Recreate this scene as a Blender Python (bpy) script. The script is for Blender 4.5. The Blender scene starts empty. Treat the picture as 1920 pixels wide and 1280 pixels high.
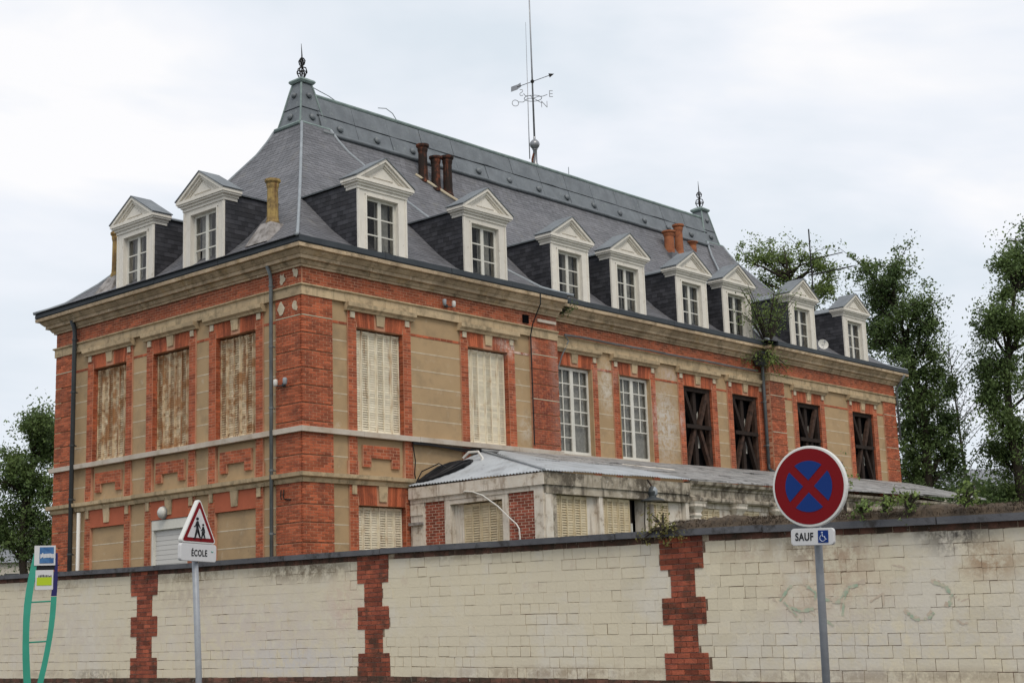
import bpy, math, random
from mathutils import Vector, Matrix
R = math.radians
rnd = random.Random(7)
sc = bpy.context.scene
col = sc.collection

# ------------------------------------------------------------------ camera, sky, sun, exposure
cam_d = bpy.data.cameras.new('camera')
cam = bpy.data.objects.new('camera', cam_d); col.objects.link(cam); sc.camera = cam
YAW, PITCH, ROLL, FPX = .84695132, .18981954, -.03375991, 2761.77
fw = Vector((math.sin(YAW)*math.cos(PITCH), math.cos(YAW)*math.cos(PITCH), math.sin(PITCH)))
rt = Vector((math.cos(YAW), -math.sin(YAW), 0)); up = rt.cross(fw)
r2 = math.cos(ROLL)*rt + math.sin(ROLL)*up; u2 = -math.sin(ROLL)*rt + math.cos(ROLL)*up
cam.matrix_world = Matrix(((r2.x, u2.x, -fw.x, -21.723), (r2.y, u2.y, -fw.y, -25.656), (r2.z, u2.z, -fw.z, 1.6), (0, 0, 0, 1)))
cam_d.sensor_width = 36; cam_d.lens = FPX/1920*36
cam_d.clip_start = .1; cam_d.clip_end = 3000

SUN_EL, SUN_AZ = R(50), R(214)          # azimuth from +Y towards +X: the light comes over the street
world = bpy.data.worlds.new('World'); sc.world = world; world.use_nodes = True
wn, wl = world.node_tree.nodes, world.node_tree.links
wn.clear()
w_out = wn.new('ShaderNodeOutputWorld'); bg1 = wn.new('ShaderNodeBackground'); bg2 = wn.new('ShaderNodeBackground')
mixw = wn.new('ShaderNodeMixShader'); sky = wn.new('ShaderNodeTexSky')
sky.sky_type = 'NISHITA'; sky.sun_disc = False; sky.sun_elevation = SUN_EL; sky.sun_rotation = SUN_AZ
wl.new(sky.outputs[0], bg1.inputs['Color']); bg1.inputs['Strength'].default_value = .12
tcw = wn.new('ShaderNodeTexCoord'); mpw = wn.new('ShaderNodeMapping'); mpw.inputs['Scale'].default_value = (1.1, 1.1, 3.4)
wl.new(tcw.outputs['Generated'], mpw.inputs[0])
nz = wn.new('ShaderNodeTexNoise'); nz.inputs['Scale'].default_value = 2.6; nz.inputs['Detail'].default_value = 5; nz.inputs['Roughness'].default_value = .52; nz.inputs['Distortion'].default_value = .3
wl.new(mpw.outputs[0], nz.inputs['Vector'])
cr = wn.new('ShaderNodeValToRGB')
cr.color_ramp.elements[0].position = .36; cr.color_ramp.elements[0].color = (.66, .725, .79, 1)
cr.color_ramp.elements[1].position = .62; cr.color_ramp.elements[1].color = (.90, .895, .905, 1)
e = cr.color_ramp.elements.new(.52); e.color = (.79, .82, .875, 1)
wl.new(nz.outputs['Fac'], cr.inputs[0])
wl.new(cr.outputs[0], bg2.inputs['Color']); bg2.inputs['Strength'].default_value = 1.0
mixw.inputs[0].default_value = .97
wl.new(bg1.outputs[0], mixw.inputs[1]); wl.new(bg2.outputs[0], mixw.inputs[2]); wl.new(mixw.outputs[0], w_out.inputs[0])

sun_d = bpy.data.lights.new('sun', 'SUN'); sun = bpy.data.objects.new('sun', sun_d); col.objects.link(sun)
sun_d.energy = 1.5; sun_d.angle = R(26); sun_d.color = (1, .91, .77)
sd = Vector((math.sin(SUN_AZ)*math.cos(SUN_EL), math.cos(SUN_AZ)*math.cos(SUN_EL), math.sin(SUN_EL)))
sun.rotation_euler = sd.to_track_quat('Z', 'Y').to_euler(); sun.location = (-30, -30, 60)
sc.view_settings.view_transform = 'Standard'; sc.view_settings.look = 'None'
sc.view_settings.exposure = .16; sc.view_settings.gamma = 1; sc.view_settings.use_curve_mapping = False

# ------------------------------------------------------------------ materials
MATS = {}
def srgb(r, g, b):
    f = lambda c: (c/255/12.92) if c/255 <= .04045 else ((c/255+.055)/1.055)**2.4
    return (f(r), f(g), f(b))
def L4(c): return (c[0], c[1], c[2], 1)
def mat(name, c1, c2=None, scale=3., rough=.85, isl=0., obj=0., dirt=None, bump=.0, bscale=40., spec=.25, metal=0., streak=None, spots=(), low=.35, high=.65, fine=.0, wave=None):
    """c1/c2 patchy base colours; isl/obj random brightness per island/object; dirt=(colour, scale, lo, hi, amount);
       streak=(colour, lo, hi, amount) vertical stains; spots=[(centre, radius, colour, amount)] single stains with ragged edges"""
    m = bpy.data.materials.new(name); m.use_nodes = True; MATS[name] = m
    n, l = m.node_tree.nodes, m.node_tree.links
    b = n['Principled BSDF']; b.inputs['Roughness'].default_value = rough
    b.inputs['Specular IOR Level'].default_value = spec; b.inputs['Metallic'].default_value = metal
    geo = n.new('ShaderNodeNewGeometry')
    def noise(sc_, det=4, vec=None, r=.6):
        t = n.new('ShaderNodeTexNoise'); t.inputs['Scale'].default_value = sc_; t.inputs['Detail'].default_value = det; t.inputs['Roughness'].default_value = r
        l.new(vec or geo.outputs['Position'], t.inputs['Vector']); return t.outputs['Fac']
    def rng(v, a, b_, c=0., d=1.):
        t = n.new('ShaderNodeMapRange'); t.inputs[1].default_value = a; t.inputs[2].default_value = b_; t.inputs[3].default_value = c; t.inputs[4].default_value = d
        l.new(v, t.inputs[0]); return t.outputs[0]
    def mix(f, a, b_, mode='MIX'):
        t = n.new('ShaderNodeMix'); t.data_type = 'RGBA'; t.blend_type = mode
        if hasattr(f, 'links'): l.new(f, t.inputs[0])
        else: t.inputs[0].default_value = f
        for v, i in ((a, 6), (b_, 7)):
            if hasattr(v, 'links'): l.new(v, t.inputs[i])
            else: t.inputs[i].default_value = L4(v)
        return t.outputs[2]
    def math_(op, a, b_):
        t = n.new('ShaderNodeMath'); t.operation = op
        for v, i in ((a, 0), (b_, 1)):
            if hasattr(v, 'links'): l.new(v, t.inputs[i])
            else: t.inputs[i].default_value = v
        return t.outputs[0]
    c = mix(rng(noise(scale), low, high), c1, c2) if c2 else mix(0., c1, c1)
    if isl or obj:
        v = None
        if isl: v = rng(geo.outputs['Random Per Island'], 0, 1, 1-isl, 1+isl)
        if obj:
            oi = n.new('ShaderNodeObjectInfo'); w = rng(oi.outputs['Random'], 0, 1, 1-obj, 1+obj)
            v = math_('MULTIPLY', v, w) if v else w
        cc = n.new('ShaderNodeCombineColor')
        for i in range(3): l.new(v, cc.inputs[i])
        c = mix(1., c, cc.outputs[0], 'MULTIPLY')
    if fine:
        v = rng(noise(55, 3), .3, .7, 1-fine, 1+fine); cc = n.new('ShaderNodeCombineColor')
        for i in range(3): l.new(v, cc.inputs[i])
        c = mix(1., c, cc.outputs[0], 'MULTIPLY')
    if streak:
        mp = n.new('ShaderNodeMapping'); mp.inputs['Scale'].default_value = (7, 7, .7); l.new(geo.outputs['Position'], mp.inputs[0])
        f = rng(noise(1.1, 4, mp.outputs[0]), streak[1], streak[2], 0, streak[3]); c = mix(f, c, streak[0])
    for d in (dirt if isinstance(dirt, list) else [dirt] if dirt else []):
        c = mix(rng(noise(d[1], 6, None, .68), d[2], d[3], 0, d[4]), c, d[0])
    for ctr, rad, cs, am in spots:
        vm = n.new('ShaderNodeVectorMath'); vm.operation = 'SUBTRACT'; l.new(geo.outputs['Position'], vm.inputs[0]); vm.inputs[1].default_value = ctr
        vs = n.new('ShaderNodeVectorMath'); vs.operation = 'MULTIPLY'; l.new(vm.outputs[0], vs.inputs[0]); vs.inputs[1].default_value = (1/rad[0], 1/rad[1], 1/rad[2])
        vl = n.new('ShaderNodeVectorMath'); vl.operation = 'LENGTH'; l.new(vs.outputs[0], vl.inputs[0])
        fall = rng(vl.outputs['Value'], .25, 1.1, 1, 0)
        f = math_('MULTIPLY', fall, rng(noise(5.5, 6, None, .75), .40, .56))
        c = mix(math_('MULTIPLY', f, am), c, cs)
    l.new(c, b.inputs['Base Color'])
    if bump:
        bp = n.new('ShaderNodeBump'); bp.inputs['Strength'].default_value = bump; bp.inputs['Distance'].default_value = .02
        l.new(noise(bscale, 5), bp.inputs['Height']); l.new(bp.outputs[0], b.inputs['Normal'])
    return m

SOOT = (.03, .027, .024)
mat('brick', (.41, .110, .050), (.32, .084, .041), 1.3, isl=.34, obj=.0, dirt=[((.15, .050, .032), 2.6, .50, .68, .7), ((.06, .035, .026), 9, .62, .72, .5), ((.42, .25, .17), 6, .66, .8, .45)], bump=.35, fine=.12,
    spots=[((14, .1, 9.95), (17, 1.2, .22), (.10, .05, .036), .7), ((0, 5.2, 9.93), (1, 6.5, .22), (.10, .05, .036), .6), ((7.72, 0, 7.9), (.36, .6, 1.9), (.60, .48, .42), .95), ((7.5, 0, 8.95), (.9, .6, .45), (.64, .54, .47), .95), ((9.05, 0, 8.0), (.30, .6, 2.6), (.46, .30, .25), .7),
           ((11.7, .3, 8.6), (.6, .6, .5), (.5, .42, .38), .7), ((14.1, .3, 7.6), (.3, .6, 1.0), (.55, .4, .36), .7), ((15.4, .3, 7.6), (.25, .6, .5), (.55, .42, .38), .8),
           ((8.6, 0, 7.4), (.9, .6, 1.9), (.15, .036, .026), .9), ((7.8, 0, 7.1), (.3, .6, 1.3), (.16, .03, .022), .7), ((20.6, 0, 9.2), (.8, .6, 1.1), (.05, .03, .022), .7)])
mat('brick_object', (.41, .110, .050), (.32, .084, .041), 1.3, obj=.34, dirt=[((.15, .050, .032), 2.6, .50, .68, .7), ((.06, .035, .026), 9, .62, .72, .5)], bump=.35, fine=.12)
mat('mortar', (.52, .28, .18), (.42, .20, .12), 3, bump=.2)
mat('annex_brick', (.29, .075, .045), (.21, .055, .036), 5, isl=.35, bump=.2, fine=.15)
mat('annex_mortar', (.60, .45, .36), (.48, .34, .26), 5, bump=.2)
mat('pillar_brick', (.30, .080, .042), (.20, .055, .034), 3.5, obj=.42, dirt=[((.06, .036, .024), 3, .5, .66, .8), ((.42, .25, .19), 14, .66, .72, .5)], bump=.5, fine=.2)
mat('pillar_mortar', (.22, .13, .10), (.34, .25, .2), 9, bump=.4)
mat('red_paint', (.42, .115, .06), (.36, .1, .052), 3, bump=.1)
mat('render', (.415, .290, .165), (.37, .258, .146), 1.2, obj=.05, dirt=[((.25, .185, .115), 1.5, .50, .72, .7), ((.50, .42, .32), 4, .60, .72, .5), ((.15, .11, .075), 9, .66, .74, .5)], bump=.15, fine=.04,
    spots=[((14.6, .3, 7.4), (.8, .8, 1.3), (.55, .52, .48), .9), ((11.8, .3, 8.3), (.45, .8, .9), (.56, .51, .43), .9), ((14.9, .3, 8.95), (.7, .8, .3), (.5, .42, .38), .7), ((7.85, 0, 6.75), (.4, .6, .5), (.55, .5, .42), .6)])
mat('joint', (.58, .50, .38), (.46, .37, .26), 6)
mat('stone', (.52, .40, .25), (.43, .33, .21), 2.2, obj=.13, dirt=[((.17, .135, .085), 3.5, .5, .7, .8), ((.6, .5, .36), 7, .62, .74, .5)], bump=.4, fine=.08, streak=((.14, .11, .07), .56, .72, .55))
mat('cornice', (.54, .42, .285), (.38, .29, .195), 2.2, obj=.18, dirt=[((.12, .09, .055), 3.2, .50, .68, .75), ((.66, .56, .43), 8, .60, .67, .7), ((.40, .26, .10), 2.5, .55, .7, .5), ((.06, .048, .032), 11, .62, .70, .7)], bump=.6, bscale=22, fine=.12)
mat('sill_stone', (.58, .525, .46), (.50, .42, .34), 2, obj=.06, dirt=[((.25, .21, .17), 4, .56, .74, .6)], bump=.2)
mat('pale_stone', (.55, .49, .38), (.48, .40, .28), 4, dirt=[((.3, .24, .17), 7, .55, .7, .5)])
mat('slate', (.150, .150, .164), (.12, .122, .136), .8, isl=.17, rough=.62, spec=.4, dirt=[((.19, .18, .155), 2, .58, .74, .5)], fine=.05)
mat('slate_object', (.150, .150, .164), (.12, .122, .136), .8, obj=.17, rough=.62, spec=.4, dirt=[((.19, .18, .155), 2, .58, .74, .5)], fine=.05)
mat('dark_slate', (.052, .052, .060), (.036, .037, .044), 2, isl=.35, rough=.7, spec=.2)
mat('zinc', (.15, .168, .185), (.098, .112, .126), 2.5, rough=.5, spec=.5, metal=.0, dirt=[((.30, .34, .33), 5, .58, .74, .5), ((.16, .13, .11), 6, .62, .74, .5)], bump=.12, bscale=6, streak=((.10, .11, .12), .5, .7, .5))
mat('copper_edge', (.235, .30, .285), (.16, .205, .205), 4, rough=.6)
mat('lead', (.30, .33, .36), (.23, .255, .28), 4, rough=.5, bump=.15, bscale=12)
mat('gutter_zinc', (.040, .048, .056), (.030, .036, .043), 3, rough=.55, dirt=[((.10, .11, .12), 6, .6, .75, .4)])
mat('pipe_zinc', (.145, .165, .175), (.085, .095, .10), 2, rough=.5, spec=.4)
mat('dark_pipe', (.05, .057, .062), (.035, .04, .044), 2, rough=.5)
mat('white_paint', (.72, .685, .62), (.65, .62, .565), 3, obj=.05, dirt=[((.36, .31, .24), 5, .58, .72, .55)], bump=.1, streak=((.4, .36, .3), .6, .75, .35))
mat('window_white', (.66, .65, .60), (.58, .57, .52), 5)
mat('old_paint', (.68, .63, .56), (.57, .51, .43), 4, dirt=[((.22, .16, .11), 4, .56, .68, .75), ((.6, .58, .53), 9, .55, .65, .6)], bump=.5, bscale=30, streak=((.24, .17, .12), .56, .66, .6))
mat('grimy_paint', (.47, .42, .345), (.31, .27, .21), 3, dirt=[((.08, .066, .05), 2.4, .46, .60, .9), ((.58, .55, .49), 7, .58, .68, .6)], bump=.6, bscale=30, streak=((.08, .065, .05), .5, .64, .7))
mat('shutter_paint', (.76, .70, .56), (.69, .61, .46), 5, isl=.12, dirt=[((.36, .20, .08), 5, .60, .72, .6)], streak=((.34, .17, .06), .58, .70, .7), rough=.6)
mat('rusty_shutter', (.62, .52, .37), (.50, .37, .22), 7, isl=.2, dirt=[((.33, .15, .055), 3, .47, .60, .85), ((.13, .05, .02), 7, .58, .66, .8)], streak=((.22, .09, .03), .50, .62, .85), rough=.7)
mat('annex_shutter', (.60, .52, .37), (.54, .45, .30), 4, isl=.12, dirt=[((.30, .2, .1), 3, .55, .7, .5)], rough=.6)
mat('roller', (.56, .55, .53), None, rough=.5)
mat('dark_timber', (.030, .020, .016), (.018, .012, .010), 6, rough=.9, bump=.4)
mat('brown_timber', (.075, .042, .03), (.03, .018, .014), 6, rough=.9, bump=.4)
mat('void', (.006, .006, .007), None, rough=1, spec=0)
mat('curtain', (.46, .46, .45), (.60, .60, .58), 9, rough=.9)
mat('terracotta', (.36, .105, .045), (.16, .05, .028), 5, dirt=[((.02, .015, .013), 3, .34, .54, .95)], streak=((.02, .015, .013), .40, .56, .9), bump=.3)
mat('orange_pot', (.34, .13, .06), (.26, .09, .045), 5, dirt=[((.06, .04, .03), 5, .55, .7, .7)], bump=.3)
mat('yellow_pot', (.38, .27, .10), (.28, .19, .08), 5, dirt=[((.10, .075, .04), 5, .5, .68, .7)], streak=((.13, .06, .03), .5, .64, .7), bump=.4)
mat('mortar_cap', (.36, .34, .33), (.22, .2, .19), 5, dirt=[((.10, .09, .08), 5, .5, .7, .7)], bump=.5)
mat('wrought_iron', (.014, .012, .012), None, rough=.7)
mat('steel', (.30, .31, .33), (.24, .25, .27), 8, rough=.35, metal=.5)
mat('galvanised', (.30, .32, .35), (.26, .275, .30), 14, rough=.42, metal=.1, streak=((.30, .32, .35), .5, .7, .5))
mat('corrugated', (.40, .425, .45), (.33, .35, .375), 1.5, rough=.45, spec=.5, dirt=[((.045, .04, .037), 5, .60, .72, .8), ((.10, .09, .08), 1.3, .5, .72, .5)])
mat('old_roof', (.35, .345, .34), (.20, .20, .20), 2.2, rough=.6, dirt=[((.06, .052, .048), 4, .52, .64, .85)])
mat('cable_black', (.010, .010, .012), None, rough=.5)
mat('pvc_white', (.62, .61, .58), None, rough=.4)
mat('coping', (.110, .112, .122), (.082, .084, .094), 3, obj=.08, dirt=[((.03, .027, .025), 4, .52, .66, .85), ((.26, .26, .25), 9, .66, .74, .5)], bump=.3)
mat('soil', (.105, .078, .055), (.06, .046, .034), 9, bump=.8, bscale=30)
PATINA = [((-5.5, -17.3, 2.05), (.3, 1.6, .42), (.14, .36, .22), .0)]
mat('cream_paint', (.63, .565, .425), (.60, .54, .42), .55, obj=.06, dirt=[((.50, .38, .30), 2.2, .60, .72, .45), ((.63, .60, .555), 1.0, .5, .66, .5), ((.26, .18, .13), 15, .70, .75, .7)], bump=.35, bscale=26, fine=.03,
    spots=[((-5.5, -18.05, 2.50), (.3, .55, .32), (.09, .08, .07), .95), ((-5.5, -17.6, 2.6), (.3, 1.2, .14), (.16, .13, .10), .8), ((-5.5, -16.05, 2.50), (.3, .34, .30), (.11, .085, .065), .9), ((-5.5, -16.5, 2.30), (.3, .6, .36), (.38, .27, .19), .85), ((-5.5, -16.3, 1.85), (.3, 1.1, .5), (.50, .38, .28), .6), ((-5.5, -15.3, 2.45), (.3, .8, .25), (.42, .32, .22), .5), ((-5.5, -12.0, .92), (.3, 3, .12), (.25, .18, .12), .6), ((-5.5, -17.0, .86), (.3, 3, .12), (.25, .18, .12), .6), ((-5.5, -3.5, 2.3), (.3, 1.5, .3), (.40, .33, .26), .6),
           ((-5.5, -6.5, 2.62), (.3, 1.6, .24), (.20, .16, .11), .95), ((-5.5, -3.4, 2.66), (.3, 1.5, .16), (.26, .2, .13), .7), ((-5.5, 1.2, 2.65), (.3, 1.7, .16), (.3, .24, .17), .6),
           ((-5.5, -.4, .93), (.3, .9, .12), (.14, .11, .08), .8), ((-5.5, 1.5, .95), (.3, 1.2, .1), (.28, .22, .15), .6),
           ((-5.5, -5.0, 1.6), (.4, 3.6, .95), (.56, .49, .45), .6), ((-5.5, -6.2, 1.1), (.4, 2.2, .4), (.56, .54, .53), .7), ((-5.5, -7.5, 2.0), (.3, .5, .6), (.56, .40, .33), .5), ((-5.5, 1.5, 1.7), (.4, 3.4, .9), (.54, .48, .42), .6), ((-5.5, -16.8, 1.3), (.4, 2.8, .5), (.57, .54, .50), .6), ((-5.5, -18.45, 2.14), (.3, .45, .26), (.38, .27, .18), 1.0), ((-5.5, -10.2, 2.65), (.3, 1.6, .1), (.36, .3, .2), .6)])
mat('wall_joint', (.50, .42, .31), (.44, .36, .26), 2, dirt=[((.12, .07, .045), 2.6, .42, .52, .95)], bump=.4)
mat('green_graffiti', (.32, .42, .31), (.54, .49, .38), 14, rough=.8)
mat('peeled', (.50, .41, .325), (.56, .48, .38), 14, rough=.9)
mat('plinth_brick', (.15, .07, .05), (.08, .05, .035), 4, isl=.35, dirt=[((.05, .04, .028), 4, .45, .62, .8), ((.42, .38, .3), 8, .64, .7, .8)], bump=.5)
mat('asphalt', (.055, .054, .053), (.045, .044, .043), 3, bump=.3)
mat('pavement', (.22, .215, .205), (.17, .165, .16), 3, bump=.2)
mat('kerb', (.30, .295, .28), None)
mat('soil_ground', (.10, .10, .06), (.06, .075, .035), 2, bump=.4)
mat('sign_white', (.55, .55, .56), None, rough=.35, spec=.5)
mat('sign_edge', (.62, .62, .60), None, rough=.35, spec=.5)
mat('sign_red', (.17, .003, .006), None, rough=.5, spec=.15)
mat('sign_blue', (.006, .032, .17), None, rough=.5, spec=.15)
mat('print_black', (.008, .008, .01), None, rough=.5)
mat('symbol_white', (.5, .56, .68), None, rough=.5)
mat('teal', (.020, .245, .165), (.026, .285, .2), 4, rough=.35, spec=.5)
mat('navy', (.018, .018, .10), None, rough=.4)
mat('poster_blue', (.07, .19, .38), (.025, .08, .22), 9, rough=.4)
mat('lime', (.38, .50, .02), None, rough=.5)
mat('bark', (.045, .036, .028), (.03, .024, .018), 6, bump=.6)
mat('tan_wall', (.45, .42, .37), (.4, .37, .32), 1)
mat('shed_roof', (.22, .23, .25), (.17, .18, .2), 1)
mat('lamp_glass', (.55, .55, .52), None, rough=.2)
mat('orange_pvc', (.5, .25, .05), None)

def leaf_mat(name, c1, c2):
    m = mat(name, c1, c2, .9, isl=.5, rough=.55, spec=.3)
    n, l = m.node_tree.nodes, m.node_tree.links
    b = n['Principled BSDF']; src = b.inputs['Base Color'].links[0].from_socket
    tr = n.new('ShaderNodeBsdfTranslucent'); mx = n.new('ShaderNodeMixShader'); mx.inputs[0].default_value = .3
    hs = n.new('ShaderNodeHueSaturation'); hs.inputs['Value'].default_value = 1.5; hs.inputs['Hue'].default_value = .485
    l.new(src, hs.inputs['Color']); l.new(hs.outputs[0], tr.inputs[0])
    l.new(b.outputs[0], mx.inputs[1]); l.new(tr.outputs[0], mx.inputs[2]); l.new(mx.outputs[0], n['Material Output'].inputs[0])
leaf_mat('leaf_dark', (.12, .175, .058), (.06, .10, .036))
leaf_mat('leaf_mid', (.125, .18, .058), (.068, .112, .038))
leaf_mat('leaf_light', (.16, .22, .06), (.10, .15, .045))
leaf_mat('leaf_yellow', (.22, .2, .06), (.12, .13, .04))

m = bpy.data.materials.new('glass'); m.use_nodes = True; MATS['glass'] = m
n, l = m.node_tree.nodes, m.node_tree.links; n.remove(n['Principled BSDF'])
tp = n.new('ShaderNodeBsdfTransparent'); tp.inputs[0].default_value = (.78, .78, .77, 1)
gl = n.new('ShaderNodeBsdfGlossy'); gl.inputs['Roughness'].default_value = .03
fr = n.new('ShaderNodeFresnel'); fr.inputs[0].default_value = 1.5; mx = n.new('ShaderNodeMixShader')
g_ = n.new('ShaderNodeNewGeometry'); mm_ = n.new('ShaderNodeMath'); mm_.operation = 'MULTIPLY_ADD'; mm_.inputs[1].default_value = -1; mm_.inputs[2].default_value = 1; l.new(g_.outputs['Backfacing'], mm_.inputs[0])
m2_ = n.new('ShaderNodeMath'); m2_.operation = 'MULTIPLY'; l.new(mm_.outputs[0], m2_.inputs[0]); l.new(fr.outputs[0], m2_.inputs[1]); l.new(m2_.outputs[0], mx.inputs[0]); l.new(tp.outputs[0], mx.inputs[1]); l.new(gl.outputs[0], mx.inputs[2]); l.new(mx.outputs[0], n['Material Output'].inputs[0])

# ------------------------------------------------------------------ helpers
def wloc(o):
    v = Vector((0, 0, 0))
    while o is not None: v = v + Vector(o.location); o = o.parent
    return v
def tag(o, label=None, cat=None, group=None, kind=None):
    if label: o['label'] = label
    if cat: o['category'] = cat
    if group: o['group'] = group
    if kind: o['kind'] = kind
    return o
def thing(name, label, cat, loc, group=None):
    o = bpy.data.objects.new(name, None); o.location = loc; o.empty_display_size = .3; col.objects.link(o)
    return tag(o, label, cat, group)
class MB:
    def __init__(s): s.v = []; s.f = []
    def add(s, vs, fs):
        b = len(s.v); s.v.extend([tuple(p) for p in vs]); s.f.extend([tuple(i+b for i in f) for f in fs])
    def hexa(s, p):     # 8 points: bottom 0-3, top 4-7
        s.add(p, [(3, 2, 1, 0), (4, 5, 6, 7), (0, 1, 5, 4), (1, 2, 6, 5), (2, 3, 7, 6), (3, 0, 4, 7)])
    def box(s, a, b):
        x0, y0, z0 = a; x1, y1, z1 = b
        s.hexa([(x0, y0, z0), (x1, y0, z0), (x1, y1, z0), (x0, y1, z0), (x0, y0, z1), (x1, y0, z1), (x1, y1, z1), (x0, y1, z1)])
    def tube(s, pts, r, n=8, cap=True):
        pts = [Vector(p) for p in pts]; rs = r if isinstance(r, (list, tuple)) else [r]*len(pts)
        vs = []; prev = None
        for i, p in enumerate(pts):
            d = (pts[min(i+1, len(pts)-1)]-pts[max(i-1, 0)]).normalized()
            if prev is None: prev = d.orthogonal().normalized()
            a = (prev-d*prev.dot(d))
            a = a.normalized() if a.length > 1e-6 else d.orthogonal().normalized()
            b = d.cross(a); prev = a
            for k in range(n):
                t = 2*math.pi*k/n; vs.append(p+(a*math.cos(t)+b*math.sin(t))*rs[i])
        fs = [(i*n+k, i*n+(k+1) % n, (i+1)*n+(k+1) % n, (i+1)*n+k) for i in range(len(pts)-1) for k in range(n)]
        if cap: fs += [tuple(reversed(range(n))), tuple((len(pts)-1)*n+k for k in range(n))]
        s.add(vs, fs)
    def lathe(s, c, prof, n=16, flute=0.):     # prof: (r, z)
        vs = []
        for r, z in prof:
            for k in range(n):
                t = 2*math.pi*k/n; rr = r*(1-flute*(k % 2)); vs.append((c[0]+rr*math.cos(t), c[1]+rr*math.sin(t), c[2]+z))
        fs = [(i*n+k, i*n+(k+1) % n, (i+1)*n+(k+1) % n, (i+1)*n+k) for i in range(len(prof)-1) for k in range(n)]
        fs += [tuple(reversed(range(n))), tuple((len(prof)-1)*n+k for k in range(n))]
        s.add(vs, fs)
    def prism(s, poly, off):                  # poly: list of points, off: extrusion vector
        n = len(poly); o = Vector(off); a = [Vector(p) for p in poly]
        s.add(a+[p+o for p in a], [tuple(reversed(range(n))), tuple(range(n, 2*n))]+[(i, (i+1) % n, n+(i+1) % n, n+i) for i in range(n)])
    def build(s, name, m, parent=None, kind=None, label=None, smooth=False):
        if not s.v: return None
        xs, ys, zs = zip(*s.v); c = Vector(((min(xs)+max(xs))/2, (min(ys)+max(ys))/2, (min(zs)+max(zs))/2))
        me = bpy.data.meshes.new(name)
        me.from_pydata([(x-c.x, y-c.y, z-c.z) for x, y, z in s.v], [], s.f); me.update()
        if smooth: me.polygons.foreach_set('use_smooth', [True]*len(me.polygons))
        me.materials.append(MATS[m])
        o = bpy.data.objects.new(name, me); col.objects.link(o)
        if parent: o.parent = parent; o.location = c-wloc(parent)
        else: o.location = c
        if kind: o['kind'] = kind
        if label: o['label'] = label
        return o
class Face:
    def __init__(s, o, u, n): s.o, s.u, s.n = o, u, n
    def P(s, u, n, z): return (s.o[0]+s.u[0]*u+s.n[0]*n, s.o[1]+s.u[1]*u+s.n[1]*n, z)
    def box(s, mb, u0, u1, n0, n1, z0, z1):
        mb.hexa([s.P(u0, n0, z0), s.P(u1, n0, z0), s.P(u1, n1, z0), s.P(u0, n1, z0), s.P(u0, n0, z1), s.P(u1, n0, z1), s.P(u1, n1, z1), s.P(u0, n1, z1)])
def put(mesh, name, parent, pos, scale, rotz=0, tilt=(0, 0)):
    o = bpy.data.objects.new(name, mesh); col.objects.link(o); o.parent = parent
    o.location = Vector(pos)-wloc(parent); o.scale = scale; o.rotation_euler = (tilt[0], tilt[1], rotz); return o
def unit_block(name, m):
    me = bpy.data.meshes.new(name); b = .5
    k = .492   # worn edges: the front (-Y) is a little smaller
    v = [(-b, b, -b), (b, b, -b), (b, b, b), (-b, b, b), (-b, -.3, -b), (b, -.3, -b), (b, -.3, b), (-b, -.3, b), (-.496, -b, -k), (.496, -b, -k), (.496, -b, k), (-.496, -b, k)]
    f = [(0, 1, 2, 3), (8, 11, 10, 9)]
    f = [(3, 2, 1, 0)[::-1], (8, 9, 10, 11)] + [(i, (i+1) % 4, 4+(i+1) % 4, 4+i)[::-1] for i in range(4)] + [(4+i, 4+(i+1) % 4, 8+(i+1) % 4, 8+i)[::-1] for i in range(4)]
    me.from_pydata(v, [], f); me.update(); me.materials.append(MATS[m]); return me
def rows(F, u0, u1, z0, z1, nf, emit, course=.0683, ln=.218, joint=.013, depth=.03, half0=0, jit=.003):
    nr = max(1, round((z1-z0)/course)); ch = (z1-z0)/nr
    for r in range(nr):
        a = z0+r*ch+joint/2; b = z0+(r+1)*ch-joint/2
        off = (ln/2 if (r+half0) % 2 else 0); u = u0-off
        while u < u1-.02:
            s, t = max(u, u0), min(u+ln, u1)
            if t-s > .035:
                j = rnd.uniform(-jit, jit); emit(F, s+joint*.75, t-joint*.75, nf-depth, nf+j, a, b)
            u += ln
def emit_mb(mb): return lambda F, a, b, c, d, e_, f: F.box(mb, a, b, c, d, e_, f)
def cut(lo, hi, step):
    n = max(1, round((hi-lo)/step)); pts = [lo+(hi-lo)*i/n for i in range(n+1)]
    return list(zip(pts[:-1], pts[1:]))

# ------------------------------------------------------------------ ground, street
def structure(name, mb, m): o = mb.build(name, m); o['kind'] = 'structure'; return o
mb = MB(); mb.add([(-900, -900, -.02), (1200, -900, -.02), (1200, 1500, -.02), (-900, 1500, -.02)], [(0, 1, 2, 3)]); structure('ground', mb, 'soil_ground')
mb = MB(); mb.add([(-16.5, -200, 0), (-9, -200, 0), (-9, 300, 0), (-16.5, 300, 0)], [(0, 1, 2, 3)]); structure('road', mb, 'asphalt')
mb = MB(); mb.box((-8.85, -200, -.01), (-5.62, 300, .12)); structure('pavement', mb, 'pavement')
mb = MB(); mb.box((-30, -200, -.01), (-16.65, 300, .12)); structure('near_pavement', mb, 'pavement')
mb = MB()
for x0, x1 in ((-9, -8.853), (-16.647, -16.5)):
    for k in range(-60, 100): mb.box((x0, k*1.0+.005, -.01), (x1, k*1.0+.995, .125))
structure('kerb', mb, 'kerb')

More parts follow.
